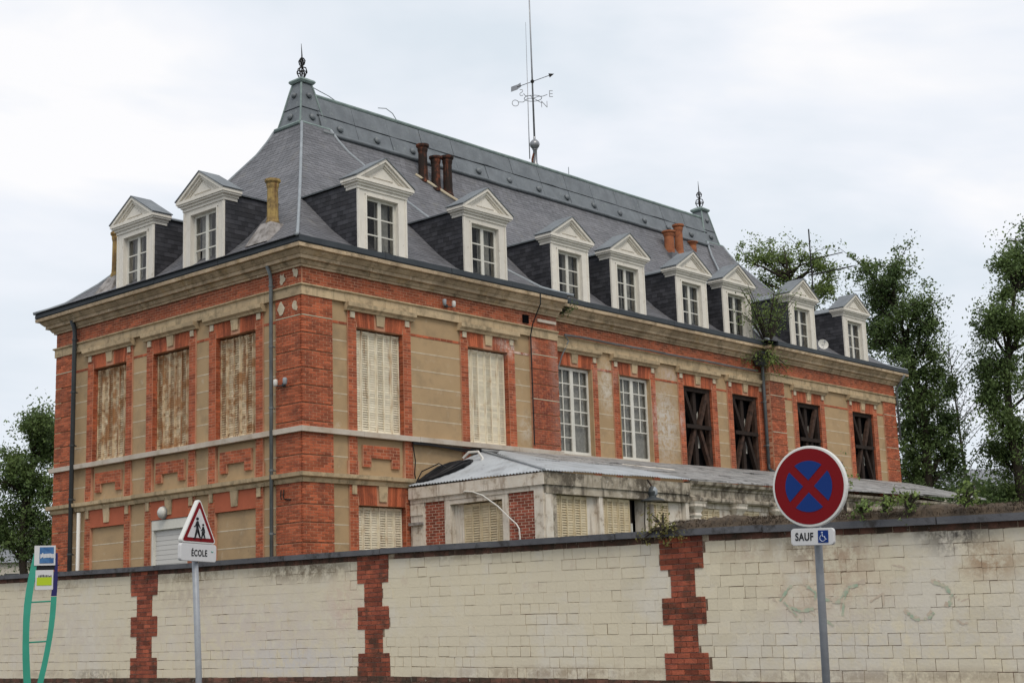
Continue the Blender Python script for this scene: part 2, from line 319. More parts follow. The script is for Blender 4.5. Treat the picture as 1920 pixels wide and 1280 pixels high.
# ------------------------------------------------------------------ the mansion
H = thing('mansion', 'long two-storey red brick mansion with plaster panels, slate mansard roof, white dormers and shuttered windows', 'building', (14.5, 5.2, 0))
LX, WY, MY = 28.95, 10.46, .30
FL = Face((0, 0), (0, 1), (-1, 0)); F1 = Face((0, 0), (1, 0), (0, -1)); FM = Face((0, MY), (1, 0), (0, -1))
FR = Face((LX, 0), (0, 1), (1, 0)); FB = Face((0, WY), (1, 0), (0, 1)); FS = Face((20.15, 0), (0, 1), (-1, 0))
mb = MB()                                  # the dark inner core behind every window reveal
mb.box((.32, .62, 0), (LX-.3, WY-.3, 10.3)); mb.box((.3, .3, 0), (9.15, .7, 10.3)); mb.box((20.2, .3, 0), (LX-.3, .7, 10.3))
mb.build('core', 'void', H)
SIL0, SIL1, STR0, STR1, WT, AT, BD0, BD1, FZ = 6.08, 6.21, 4.94, 5.16, 8.72, 9.08, 9.28, 9.54, 9.94
PN = -.055                                 # plane of the plaster
back_mb, brick_mb, mort_mb, red_mb = MB(), MB(), MB(), MB()
eb = emit_mb(brick_mb)
def mortar(F, u0, u1, z0, z1, nf, nb=-.30): F.box(mort_mb, u0, u1, nb, nf-.0045, z0, z1)
def lay(F, u0, u1, z0, z1, nf, **k): mortar(F, u0, u1, z0, z1, nf, k.pop('nb', -.30)); rows(F, u0, u1, z0, z1, nf, eb, **k)
JT = [8.34, 7.90, 7.48, 7.065, 6.66]
def plaster(F, u0, u1, z0, z1, joints, base=PN):
    """a plaster field cut by raised pale joints: every field and every joint its own piece"""
    F.box(back_mb, u0, u1, -.30, base-.012, z0, z1)
    zs = [z0]+sorted(j for j in joints if z0+.05 < j < z1-.05)+[z1]
    for a, b in zip(zs[:-1], zs[1:]):
        m_ = MB(); F.box(m_, u0+.001, u1-.001, base-.02, base, a+(.014 if a != z0 else 0), b-(.014 if b != z1 else 0)); m_.build('plaster_block', 'render', H)
    for j in zs[1:-1]:
        m_ = MB(); F.box(m_, u0+.002, u1-.002, base-.02, base+.004, j-.0135, j+.0135); m_.build('plaster_joint', 'joint', H)
def course(F, u0, u1, prof, name, m, step=1.1, mit0=0, mit1=0, gap=.006):
    """moulded stone course cut into stones; prof: outward (n, z) outline; mit: +1 where the end wraps an outer corner"""
    segs = cut(u0, u1, step)
    for i, (a, b) in enumerate(segs):
        m_ = MB(); dz = rnd.uniform(-.004, .004); dn = rnd.uniform(-.005, .005)
        A = [F.P(a+gap/2-(nn*mit0 if i == 0 else 0), nn+(dn if nn > .01 else 0), z+dz) for nn, z in prof]
        B = [F.P(b-gap/2+(nn*mit1 if i == len(segs)-1 else 0), nn+(dn if nn > .01 else 0), z+dz) for nn, z in prof]
        k = len(prof); m_.add(A+B, [tuple(range(k)), tuple(reversed(range(k, 2*k)))]+[(j, k+j, k+(j+1) % k, (j+1) % k) for j in range(k)])
        m_.build(name, m, H)
def profbox(n1, z0, z1, nb=-.1): return [(nb, z0), (n1, z0), (n1, z1), (nb, z1)]
CORN = [(-.1, FZ), (.05, FZ), (.06, FZ+.055), (.09, FZ+.056), (.13, FZ+.12), (.13, FZ+.145), (.22, FZ+.15), (.22, FZ+.235), (.245, FZ+.24), (.33, FZ+.325), (.33, FZ+.35), (.42, FZ+.355), (.43, FZ+.44), (-.1, FZ+.45)]
GUT = [(-.1, 10.395), (.42, 10.395), (.435, 10.42), (.425, 10.55), (.40, 10.56), (.39, 10.53), (-.1, 10.53)]
STRP = [(-.1, STR0), (.03, STR0), (.05, STR0+.06), (.05, STR0+.09), (.13, STR0+.13), (.14, STR1), (-.1, STR1+.02)]
SILP = [(-.25, SIL0), (.09, SIL0), (.10, SIL1-.01), (.06, SIL1), (-.25, SIL1+.01)]
BNDP = [(-.1, BD0), (.03, BD0), (.03, BD1-.06), (.075, BD1-.03), (.075, BD1), (-.1, BD1)]
def shutters(F, uc, w, z0, z1, nd, m, leaves=6, lean=0):
    """folding steel shutters: leaves with frames and louvres"""
    lw = w/leaves
    for i in range(leaves):
        a = uc-w/2+i*lw; zig = .018*(i % 2)
        m_ = MB(); F.box(m_, a+.003, a+.028, nd, nd+.03+zig, z0, z1); F.box(m_, a+lw-.028, a+lw-.003, nd, nd+.03+zig, z0, z1)
        zz = [z0+.01, z1-.07]
        for q in zz: F.box(m_, a+.028, a+lw-.028, nd, nd+.026+zig, q, q+.06)
        o = m_.build('shutter_leaf', m, H)
        s_ = MB(); z = z0+.03
        while z < z1-.05:
            u0_, u1_ = a+.028, a+lw-.028
            s_.add([F.P(u0_, nd+.020+zig, z), F.P(u1_, nd+.020+zig, z), F.P(u1_, nd+.002, z+.050), F.P(u0_, nd+.002, z+.050), F.P(u0_, nd+.014+zig, z-.005), F.P(u1_, nd+.014+zig, z-.005)], [(0, 1, 2, 3), (4, 5, 1, 0)])
            z += .058
        F.box(s_, a+.028, a+lw-.028, nd-.02, nd-.006, z0, z1)
        s_.build('louvres', m, o, kind='stuff')
def arch(F, uc, half, z0, z1, nf, blocks=True, paint=False):
    """flat arch of upright bricks with keystone and two small stones"""
    if paint: m_ = MB(); F.box(m_, uc-half, uc+half, -.30, nf, z0, z1); m_.build('painted_lintel', 'red_paint', H)
    else: F.box(mort_mb, uc-half, uc+half, -.30, nf-.007, z0, z1)
    if not paint:
        k = int(half*2/.072)
        for i in range(k):
            a = uc-half+i*2*half/k; t = (a+half/k-uc)/half*.10
            if abs(a+half/k-uc) < .15: continue
            if z1-z0 > 0: brick_mb.hexa([F.P(a+.004-t*.3, nf-.03, z0+.004), F.P(a+2*half/k-.004-t*.3, nf-.03, z0+.004), F.P(a+2*half/k-.004-t*.3, nf, z0+.004), F.P(a+.004-t*.3, nf, z0+.004),
                                         F.P(a+.004+t*.3, nf-.03, z1-.004), F.P(a+2*half/k-.004+t*.3, nf-.03, z1-.004), F.P(a+2*half/k-.004+t*.3, nf, z1-.004), F.P(a+.004+t*.3, nf, z1-.004)])
    m_ = MB(); za = z0+.10
    m_.hexa([F.P(uc-.115, -.1, za), F.P(uc+.115, -.1, za), F.P(uc+.115, nf+.025, za), F.P(uc-.115, nf+.025, za), F.P(uc-.145, -.1, z1), F.P(uc+.145, -.1, z1), F.P(uc+.145, nf+.04, z1), F.P(uc-.145, nf+.04, z1)])
    m_.build('keystone', 'stone', H)
SURR = .27
def bay(F, uc, kind, hw=.775, ground='blind', bracket=True, annex=False):
    """one window axis: brick surround, arch, stone hood, apron with its brick bracket, ground-floor opening"""
    a, b = uc-hw, uc+hw; nf = -.012
    for u0, u1 in ((a-SURR, a), (b, b+SURR)):
        lay(F, u0, u1, SIL1, WT, nf, ln=.27 if True else .218, half0=0)
        lay(F, u0, u1, WT, BD0-.19, nf)
        # apron pier with a wider foot
        lay(F, u0, u1, STR1, SIL0, nf)
        lay(F, u0-.035, u0-.001, STR1, STR1+.34, nf+.01, nb=-.2); lay(F, u1+.001, u1+.035, STR1, STR1+.34, nf+.01, nb=-.2)
        if not annex: lay(F, u0, u1, 0, STR0, nf)
        m_ = MB(); uu = (u0+u1)/2; F.box(m_, uu-.07, uu+.07, -.05, nf+.03, AT-.15, AT); m_.build('corner_block', 'pale_stone', H)
        if not annex:
            m_ = MB(); F.box(m_, uu-.07, uu+.07, -.05, nf+.03, STR0-.22, STR0-.002); m_.build('corner_block', 'stone', H)
    arch(F, uc, hw, WT, BD0-.19, nf)
    # stone hood
    e_ = SURR+.09
    hp = [(-.1, BD0-.19), (.05, BD0-.19), (.065, BD0-.15), (.13, BD0-.10), (.14, BD0-.002), (-.1, BD0-.002)]
    for s0, s1 in cut(a-e_, b+e_, 1.4):
        m_ = MB(); A = [F.P(s0+.002, nn, z) for nn, z in hp]; B = [F.P(s1-.002, nn, z) for nn, z in hp]; k = 6
        m_.add(A+B, [tuple(range(k)), tuple(reversed(range(k, 2*k)))]+[(j, k+j, k+(j+1) % k, (j+1) % k) for j in range(k)]); m_.build('window_hood', 'stone', H)
    # apron
    plaster(F, a+.0355, b-.0355, STR1+.02, SIL0-.02, [], PN-.02)
    F.box(back_mb, a, b, -.3, PN-.04, STR1, SIL0)
    if bracket:
        lay(F, uc-.60, uc+.60, 5.60, 5.90, nf+.0, nb=-.2)
        lay(F, uc-.60, uc-.34, 5.38, 5.60, nf+.0, nb=-.2); lay(F, uc+.34, uc+.60, 5.38, 5.60, nf+.0, nb=-.2)
    # opening: jambs of brick, head and what fills it
    rm = 'render' if kind == 'glazed' else None
    if kind == 'shut_rust': shutters(F, uc, 2*hw-.04, SIL1+.02, WT-.03, -.20, 'rusty_shutter')
    if kind == 'shut': shutters(F, uc, 2*hw-.04, SIL1+.02, WT-.03, -.20, 'shutter_paint')
    for s in (1, -1):                                   # bricks in the jamb
        J = Face(F.P(b if s > 0 else a, 0, 0)[:2], (-F.n[0], -F.n[1]), (-F.u[0]*s, -F.u[1]*s))
        if kind == 'glazed':
            m_ = MB(); J.box(m_, -.005, .24, -.01, .02, SIL1+.012, WT-.002); m_.build('plaster_reveal', 'render', H)
        else:
            rows(J, .014, .25, SIL1+.01, WT, .012, eb)
    if kind == 'glazed': glazed(F, uc, hw)
    if kind == 'barred': barred(F, uc, hw)
    if annex: return
    arch(F, uc, hw, 4.47, STR0, nf, paint=(F is FL))
    if ground == 'blind': plaster(F, a, b, 0, 4.47, [4.02, 3.60, 3.18, 2.76, 2.3, 1.8, 1.3, .8], -.09)
    if ground == 'shut':
        F.box(back_mb, a, b, -.3, -.27, 0, 4.47); shutters(F, uc, 2*hw-.04, 2.2, 4.45, -.2, 'shutter_paint'); plaster(F, a, b, 0, 2.2, [1.8, 1.3, .8])
        for s in (1, -1):
            J = Face(F.P(b if s > 0 else a, 0, 0)[:2], (-F.n[0], -F.n[1]), (-F.u[0]*s, -F.u[1]*s)); rows(J, .014, .25, 2.2, 4.47, .012, eb)
    if ground == 'roller':
        F.box(back_mb, a, b, -.3, -.27, 0, 4.47)
        m_ = MB(); F.box(m_, a+.02, b-.02, -.22, -.03, 4.22, 4.46); F.box(m_, a+.01, a+.09, -.22, -.04, 1, 4.22); F.box(m_, b-.09, b-.01, -.22, -.04, 1, 4.22)
        o = m_.build('roller_shutter', 'window_white', H); z = 1.0
        while z < 4.2:
            s_ = MB(); F.box(s_, a+.09, b-.09, -.14, -.115, z+.006, z+.112); F.box(s_, a+.09, b-.09, -.15, -.13, z-.006, z+.006); s_.build('roller_slat', 'roller', o); z += .118
def glazed(F, uc, hw):
    z0, z1 = SIL1+.02, WT-.02; nd = -.20
    fr_ = MB(); a, b = uc-hw+.02, uc+hw-.02
    for u0, u1 in ((a, a+.06), (b-.06, b), (uc-.07, uc+.07)): F.box(fr_, u0, u1, nd, nd+.06, z0, z1)
    F.box(fr_, a+.06, uc-.07, nd, nd+.058, z1-.08, z1); F.box(fr_, uc+.07, b-.06, nd, nd+.058, z1-.08, z1)
    F.box(fr_, a+.06, uc-.07, nd, nd+.058, z0, z0+.09); F.box(fr_, uc+.07, b-.06, nd, nd+.058, z0, z0+.09)
    o = fr_.build('window_frame', 'window_white', H)
    hs = (z1-.08-z0-.09)
    for side, (l0, l1), nrow in ((0, (a+.06, uc-.07), 6), (1, (uc+.07, b-.06), 6)):
        um = (l0+l1)/2; mu = MB(); ph = hs/nrow
        for r in range(1, nrow):
            if side == 1 and r == 1: continue
            F.box(mu, l0, l1, nd+.012, nd+.045, z0+.09+r*ph-.016, z0+.09+r*ph+.016)
        zz = z0+.09 if side == 0 else z0+.09+2*ph
        F.box(mu, um-.016, um+.016, nd+.014, nd+.043, zz, z1-.08)
        mu.build('glazing_bar', 'window_white', o)
        for r in range(nrow):
            for (c0, c1) in ((l0, um), (um, l1)):
                p = MB(); F.box(p, c0, c1, nd+.024, nd+.028, z0+.09+r*ph, z0+.09+(r+1)*ph); p.build('pane', 'glass', o)
    cu = MB(); k = 40; vs = []
    for i in range(k+1):
        u = a+(b-a)*i/k; nn = -.262+.018*math.sin(i*1.9)+.008*math.sin(i*.7)
        vs += [F.P(u, nn, z0), F.P(u, nn, z1)]
    cu.add(vs, [(2*i, 2*i+2, 2*i+3, 2*i+1) for i in range(k)]); cu.build('curtain', 'curtain', H, smooth=True)
def barred(F, uc, hw):
    """opening shored with crossed dark timbers"""
    z0, z1 = SIL1+.01, WT; a, b = uc-hw, uc+hw; zm = z0+(z1-z0)*.50
    def bar(p, q, w, n0, n1, m='dark_timber'):
        m_ = MB(); d = Vector((q[0]-p[0], q[1]-p[1])).normalized(); e2 = Vector((-d.y, d.x))*w/2
        c_ = [(p[0]-e2.x, p[1]-e2.y), (q[0]-e2.x, q[1]-e2.y), (q[0]+e2.x, q[1]+e2.y), (p[0]+e2.x, p[1]+e2.y)]
        m_.hexa([F.P(u, n0, z) for u, z in c_]+[F.P(u, n1, z) for u, z in c_]); m_.build('shoring_timber', m, H)
    mm = lambda: rnd.choice(('dark_timber', 'brown_timber', 'dark_timber'))
    for u in (a+.07, b-.09): bar((u, z0), (u, z1), .14, -.24, -.10, mm())
    bar((a+.14, z1-.07), (b-.16, z1-.07), .13, -.24, -.10)
    bar((uc-.02, z0), (uc-.02, z1-.14), .16, -.26, -.16, 'dark_timber')
    bar((a+.16, z1-.16), (uc-.14, zm+.05), .13, -.20, -.08, mm()); bar((b-.18, z1-.16), (uc+.12, zm+.05), .15, -.20, -.08, 'brown_timber')
    bar((a+.16, z0+.05), (uc-.14, zm-.05), .13, -.20, -.08, 'brown_timber'); bar((b-.18, z0+.05), (uc+.12, zm-.05), .13, -.20, -.08, mm())
    bar((a+.10, zm), (b-.12, zm), .12, -.12, -.02, 'dark_timber')
    m_ = MB()
    for u, w_, za, zb in ((uc+.25, .07, zm-.62, zm+.55), (a+.36, .12, z0+.03, z0+.52), (a+.34, .05, z1-.75, z1-.28)):
        m_.add([F.P(u-w_/2, -.27, za), F.P(u+w_, -.27, za), F.P(u+w_/2, -.27, zb), F.P(u-w_/3, -.27, zb-.1)], [(0, 1, 2, 3)])
    m_.build('torn_curtain', 'window_white', H)
# ---- vertical zones of one facade run
def run(F, u0, u1, bays_, quoins, extra_joint=True, annex_from=None):
    marks = [(q0, q1, 'q') for q0, q1 in quoins]+[(c-.775-SURR, c+.775+SURR, 'b') for c, *_ in bays_]
    marks.sort(); pos = u0; gaps = []
    for s, t, _ in marks:
        if s-pos > .01: gaps.append((pos, s))
        pos = t
    if u1-pos > .01: gaps.append((pos, u1))
    for s, t in gaps:
        plaster(F, s, t, SIL1, 8.735, JT); F.box(back_mb, s, t, -.3, PN-.012, 8.735, BD0)
        rows(F, s, t, 8.735, 8.805, PN+.012, eb, course=.07); F.box(mort_mb, s, t, -.1, PN+.004, 8.735, 8.805)
        plaster(F, s, t, 8.805, BD0-.002, [])
        plaster(F, s, t, STR1, SIL0, [5.58])
        if annex_from is None or s < annex_from: plaster(F, s, t, 0, STR0, [4.42, 4.0, 3.57, 3.15, 2.7, 2.3, 1.8, 1.3, .8])
        else: F.box(back_mb, s, t, -.3, PN, 0, STR0)
    for c, kind, ground, br in bays_: bay(F, c, kind, ground=ground, bracket=br, annex=(annex_from is not None and c > annex_from))
    lay(F, u0+(.03 if (F is F1 and u0 == 0) else .008 if F is FL else 0), u1, BD1, FZ+.02, -.005)
QJ = [8.82, 8.41, 8.0, 7.59, 7.18, 6.77, 6.36]
def quoin_levels():
    z = [(BD0, 8.82)]; q = QJ
    z += [(q[i], q[i+1]) for i in range(6)]+[(6.36, SIL1)]+[(SIL0, 5.58), (5.58, STR1), (STR0, 4.457), (4.457, 4.045), (4.045, 3.59), (3.59, 3.15), (3.15, 2.7), (2.7, 2.2), (2.2, 1.7), (1.7, 1.1), (1.1, .5), (.5, 0)]
    return z
BRK = unit_block('brick', 'brick_object'); n_obj = 0
corner_m = MB(); corner_m.box((.06, .06, 0), (.93, .90, FZ)); corner = corner_m.build('corner_quoin', 'mortar', H)
def quoin(F, u0, u1, objs=False, edge=0):
    global n_obj
    for zt, zb in quoin_levels():
        if zt == BD0 or True:
            top = zt-(.028 if zt not in (BD0, SIL0, STR0) else 0)
            def em(F_, a, b, c, d, e_, f):
                global n_obj
                if objs and 6.36 <= zb and zt <= 8.83 and n_obj < 298:
                    pc = F_.P((a+b)/2, (c+d)/2, (e_+f)/2)
                    put(BRK, 'brick', corner, pc, (b-a, d-c, f-e_), 0 if F_ is not FL else -math.pi/2, (rnd.uniform(-.01, .01), 0)); n_obj += 1
                else: F_.box(brick_mb, a, b, c, d, e_, f)
            F.box(mort_mb, u0+(.035 if edge else 0), u1, -.3, -.008, zb+.0, top)
            if zt not in (BD0, SIL0, STR0): F.box(mort_mb, u0+(.035 if edge else 0), u1-.004, -.3, -.045, top, zt)
            rows(F, u0, u1, zb, top, 0, em, depth=.04, course=.0655)
            if zt == 8.82 or (zt == 7.59 and F is F1 and u0 > 5):
                m_ = MB(); F.box(m_, u0+.02, u1-.02, -.03, .006, top+.004, top+.026); m_.build('pale_joint', 'pale_stone', H)
SH = 'shut_rust'
run(FL, 0, WY, [(2.48, SH, 'blind', True), (5.11, SH, 'roller', True), (7.84, SH, 'blind', True)], [(0, .95), (9.55, WY)])
run(F1, 0, 9.2, [(2.48, 'shut', 'shut', True), (6.36, 'shut', 'blind', False)], [(0, .945), (8.05, 9.2)], annex_from=3.5)
run(FM, 9.2, 20.15, [(10.29, 'glazed', '', False), (13.10, 'glazed', '', False), (16.39, 'barred', '', False), (19.11, 'barred', '', False)], [], annex_from=3.5)
run(F1, 20.15, LX, [(22.62, 'barred', '', False), (26.41, 'barred', '', False)], [(20.15, 21.05), (28.0, LX)], annex_from=3.5)
quoin(F1, .0, .945, True, 1); quoin(FL, .042, .95, True, 1); quoin(FL, 9.55, WY, False, 0); quoin(F1, 8.05, 9.2); quoin(F1, 20.15, 21.05); quoin(F1, 28.0, LX)
quoin(FS, .042, .30)
lay(FS, 0, .3, BD1, FZ, -.004, nb=-.1)
for F_, L_ in ((FR, WY), (FB, LX)): F_.box(back_mb, .01, L_-.01, -.3, -.02, 0, FZ+.02)
# stone courses
for F_, a, b, m0, m1 in ((FL, 0, WY, 1, 1), (F1, 0, 9.2, 1, 0), (FM, 9.2, 20.15, 0, 0), (F1, 20.15, LX, 0, 1), (FR, 0, WY, 1, 1), (FB, 0, LX, 1, 1)):
    course(F_, a, b, CORN, 'cornice_stone', 'cornice', 1.05, m0, m1)
    course(F_, a, b, GUT, 'gutter_section', 'gutter_zinc', 2.6, m0, m1, .012)
    course(F_, a, b, BNDP, 'band_stone', 'stone', 1.25, m0, m1)
    if F_ not in (FR, FB):
        course(F_, a, b, STRP, 'string_course_stone', 'stone', 1.3, m0, m1, .008)
        course(F_, a, b, SILP, 'sill_stone', 'sill_stone', 1.9, m0, m1, .006)
course(FS, 0, .3, CORN, 'cornice_stone', 'cornice', 1, 1, 0); course(FS, 0, .3, BNDP, 'band_stone', 'stone', 1, 1, 0); course(FS, 0, .3, SILP, 'sill_stone', 'sill_stone', 1, 1, 0)
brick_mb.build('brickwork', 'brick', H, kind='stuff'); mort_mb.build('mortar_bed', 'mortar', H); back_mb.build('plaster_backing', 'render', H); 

# ---- roof
DD = [-.42, -.1, .25, .94, 2.2, 3.0, 3.73, 4.25, 4.48, 4.63]
DZ = [10.53, 10.64, 10.79, 11.31, 12.50, 13.38, 14.27, 14.91, 15.29, 15.60]
def prof(d):
    if d <= DD[0]: return DZ[0]
    for i in range(len(DD)-1):
        if d <= DD[i+1]: t = (d-DD[i])/(DD[i+1]-DD[i]); return DZ[i]+t*(DZ[i+1]-DZ[i])
    return DZ[-1]
roof_mb = MB()
HW = 5.23
def pavilion(cx, rx):          # rx: half width in X
    rings = []
    for d, z in zip(DD, DZ):
        s = (HW-d)/HW; hx, hy = rx*s, HW*s; rings.append([(cx-hx, HW-hy, z), (cx+hx, HW-hy, z), (cx+hx, HW+hy, z), (cx-hx, HW+hy, z)])
    for r0, r1_ in zip(rings[:-1], rings[1:]):
        for k in range(4): roof_mb.add([r0[k], r0[(k+1) % 4], r1_[(k+1) % 4], r1_[k]], [(0, 1, 2, 3)])
    return rings
PCX = (4.5, 24.45); PRX = (4.5*1.0, 4.5)
ringsA = pavilion(PCX[0], 4.62); ringsB = pavilion(PCX[1], 4.5)
def dmid(Y): return -.42+(Y+.12)*1.05
YM = [(-d_)for d_ in ()]
mid = [((d+.42)/1.05-.12, z) for d, z in zip(DD, DZ)]
mid[-1] = (4.66, 15.50)
for (y0, z0), (y1, z1) in zip(mid[:-1], mid[1:]):
    roof_mb.add([(PCX[0], y0, z0), (PCX[1], y0, z0), (PCX[1], y1, z1), (PCX[0], y1, z1)], [(0, 1, 2, 3)])
    roof_mb.add([(PCX[0], WY-y0, z0), (PCX[1], WY-y0, z0), (PCX[1], WY-y1, z1), (PCX[0], WY-y1, z1)], [(3, 2, 1, 0)])
roof_mb.add([(.1, .1, 10.45), (LX-.1, .1, 10.45), (LX-.1, WY-.1, 10.45), (.1, WY-.1, 10.45)], [(0, 1, 2, 3)])
roof = roof_mb.build('roof', 'slate', H)
SLT = bpy.data.meshes.new('slate'); SLT.from_pydata([(-.5, 0, 0), (.5, 0, 0), (.5, 1, 0), (-.5, 1, 0), (-.5, 0, -1), (.5, 0, -1)], [], [(0, 1, 2, 3), (4, 5, 1, 0)]); SLT.update(); SLT.materials.append(MATS['slate_object'])
slate_mb = MB(); n_sl = 0
def lay_slates(point, u_lo, u_hi, dlist, along, objs=False, w=.215, ex=.125):
    """point(u, d) -> xyz on the roof; rows step up the slope"""
    global n_sl
    # walk arc length
    path = []; acc = 0; N = 400
    lo, hi = dlist
    prev = point(0, lo); d = lo
    for i in range(N+1):
        d = lo+(hi-lo)*i/N; p = point(0, d); acc += math.dist(p, prev); prev = p; path.append((acc, d))
    tot = acc; k = 0; r = 0; idx = 0
    while k < tot-ex:
        def at(s):
            for a_, d_ in path:
                if a_ >= s: return d_
            return hi
        d0, d1 = at(k), at(min(tot, k+ex*1.25))
        lo_u, hi_u = u_lo(d0), u_hi(d0); u = lo_u-(w/2 if r % 2 else 0)-rnd.uniform(0, .03)
        while u < hi_u:
            a, b = max(u, lo_u), min(u+w, hi_u)
            if b-a > .05:
                A, B = Vector(point(a+.003, d0)), Vector(point(b-.003, d0)); C_, D_ = Vector(point(b-.003, d1)), Vector(point(a+.003, d1))
                nn = (B-A).cross(D_-A).normalized()
                if nn.z < 0: nn = -nn
                off = nn*(.010+rnd.uniform(0, .005))
                if objs and n_sl < 298 and b-a > .2:
                    X = (B-A); Yv = (D_-A); o = bpy.data.objects.new('slate', SLT); col.objects.link(o); o.parent = roof
                    c0 = (A+B)/2+off; x_, y_ = X.normalized(), (Yv-off*.6).normalized(); z_ = x_.cross(y_)
                    M_ = Matrix((x_, y_, z_)).transposed()
                    o.rotation_euler = M_.to_euler(); o.location = c0-wloc(roof); o.scale = (X.length, Yv.length, .014 if z_.z > 0 else -.014); n_sl += 1
                else:
                    slate_mb.add([A+off, B+off, C_+nn*.006, D_+nn*.006, A, B], [(0, 1, 2, 3), (4, 5, 1, 0)])
            u += w
        k += ex; r += 1
fr_ = lambda cx, rx: (lambda d: -rx*(HW-d)/HW, lambda d: rx*(HW-d)/HW)
a_, b_ = fr_(4.5, 4.62)
lay_slates(lambda u, d: (-u+4.5 if False else 4.5+u, d, prof(d)), a_, b_, (-.3, 4.63), 'x', True)
lay_slates(lambda u, d: (4.5-4.62*(HW-d)/HW, HW-u, prof(d)), lambda d: -(HW-d), lambda d: (HW-d), (-.3, 4.63), 'y')
a2, b2 = fr_(24.45, 4.5)
lay_slates(lambda u, d: (24.45+u, d, prof(d)), a2, b2, (-.3, 4.63), 'x')
lay_slates(lambda u, d: (24.45-4.5*(HW-d)/HW, HW-u, prof(d)), lambda d: max(0, 1.2-d) if False else -(HW-d)*0-.0, lambda d: (HW-d), (2.5, 4.63), 'y')
def midp(u, d):
    y = (d+.42)/1.05-.12; return (4.5+u, y, prof(d) if d < 4.6 else prof(d))
lay_slates(midp, lambda d: max(0, 4.62*(HW-d)/HW-.35), lambda d: 19.95-max(0, 4.5*(HW-d)/HW-.35), (-.3, 4.55), 'x')
slate_mb.build('slate_courses', 'slate', roof, kind='stuff')
# hips
for rings, js in ((ringsA, (0, 1, 3)), (ringsB, (0, 1))):
    for j in js:
        m_ = MB(); m_.tube([(p[0], p[1], p[2]+.012) for p in [r[j] for r in rings]], .045, 6); m_.build('hip_roll', 'lead', roof, smooth=True)
# ridge crest in zinc sheets, two tiers
crest = [(4.60, 15.40), (4.63, 15.56), (4.74, 15.92), (4.745, 15.98), (4.86, 16.36), (4.98, 16.64), (5.0, 16.70), (5.10, 16.78), (5.23, 16.80)]
def crest_strip(y0, z0, y1, z1, name, m, step, gap=.008, th=.03):
    for a, b in cut(4.75, 24.2, step):
        for s in (1, -1):
            f = (lambda y: y) if s > 0 else (lambda y: WY-y)
            m_ = MB(); nn = Vector((0, -(z1-z0), (y1-y0))).normalized()*th*rnd.uniform(.8, 1.3)
            m_.hexa([(a+gap, f(y0), z0), (b-gap, f(y0), z0), (b-gap, f(y1), z1), (a+gap, f(y1), z1)]+[(a+gap, f(y0+nn.y), z0+nn.z), (b-gap, f(y0+nn.y), z0+nn.z), (b-gap, f(y1+nn.y), z1+nn.z), (a+gap, f(y1+nn.y), z1+nn.z)])
            if s > 0: m_.build(name, m, roof)
            else: crest_back.v.extend([]) or crest_back.add(m_.v, m_.f)
crest_back = MB()
crest_strip(4.66, 15.52, 4.83, 16.02, 'crest_sheet', 'zinc', 1.35); crest_strip(4.85, 16.06, 5.02, 16.62, 'crest_sheet', 'zinc', 1.35)
crest_back.build('rear_crest', 'zinc', roof)
m_ = MB(); m_.add([(4.6, 4.68, 15.4), (24.3, 4.68, 15.4), (24.3, 5.04, 16.64), (4.6, 5.04, 16.64), (4.6, WY-4.68, 15.4), (24.3, WY-4.68, 15.4), (24.3, WY-5.04, 16.64), (4.6, WY-5.04, 16.64)], [(0, 1, 2, 3), (7, 6, 5, 4), (3, 2, 6, 7)]); m_.build('crest_core', 'zinc', roof)
m_ = MB(); m_.tube([(4.7+i*.75, 4.58+rnd.uniform(-.004, .004), 15.47+rnd.uniform(-.012, .012)) for i in range(27)], .065, 8); m_.build('crest_roll', 'zinc', roof, smooth=True)
m_ = MB(); m_.tube([(4.7+i*.65, 4.825+rnd.uniform(-.01, .01), 16.04+.03*math.sin(i*1.3)+rnd.uniform(-.008, .008)) for i in range(31)], .024, 6); m_.build('crest_batten', 'gutter_zinc', roof, smooth=True)
m_ = MB(); m_.tube([(4.7+i*1.5, 5.06, 16.70+rnd.uniform(-.008, .008)) for i in range(14)], .065, 8); m_.box((4.7, 5.06, 16.64), (24.2, 5.4, 16.76)); m_.build('ridge_roll', 'copper_edge', roof, smooth=False)
# round bosses in pairs along the crest
for i in range(13):
    x = 5.45+i*1.46
    m_ = MB(); c = Vector((x, 4.70, 15.74)); nn = Vector((0, -.93, .33)); m_.tube([c, c+nn*.03, c+nn*.06, c+nn*.09, c+nn*.10], [.105, .115, .095, .05, .01], 12); m_.build('crest_boss', 'zinc', roof, smooth=True)
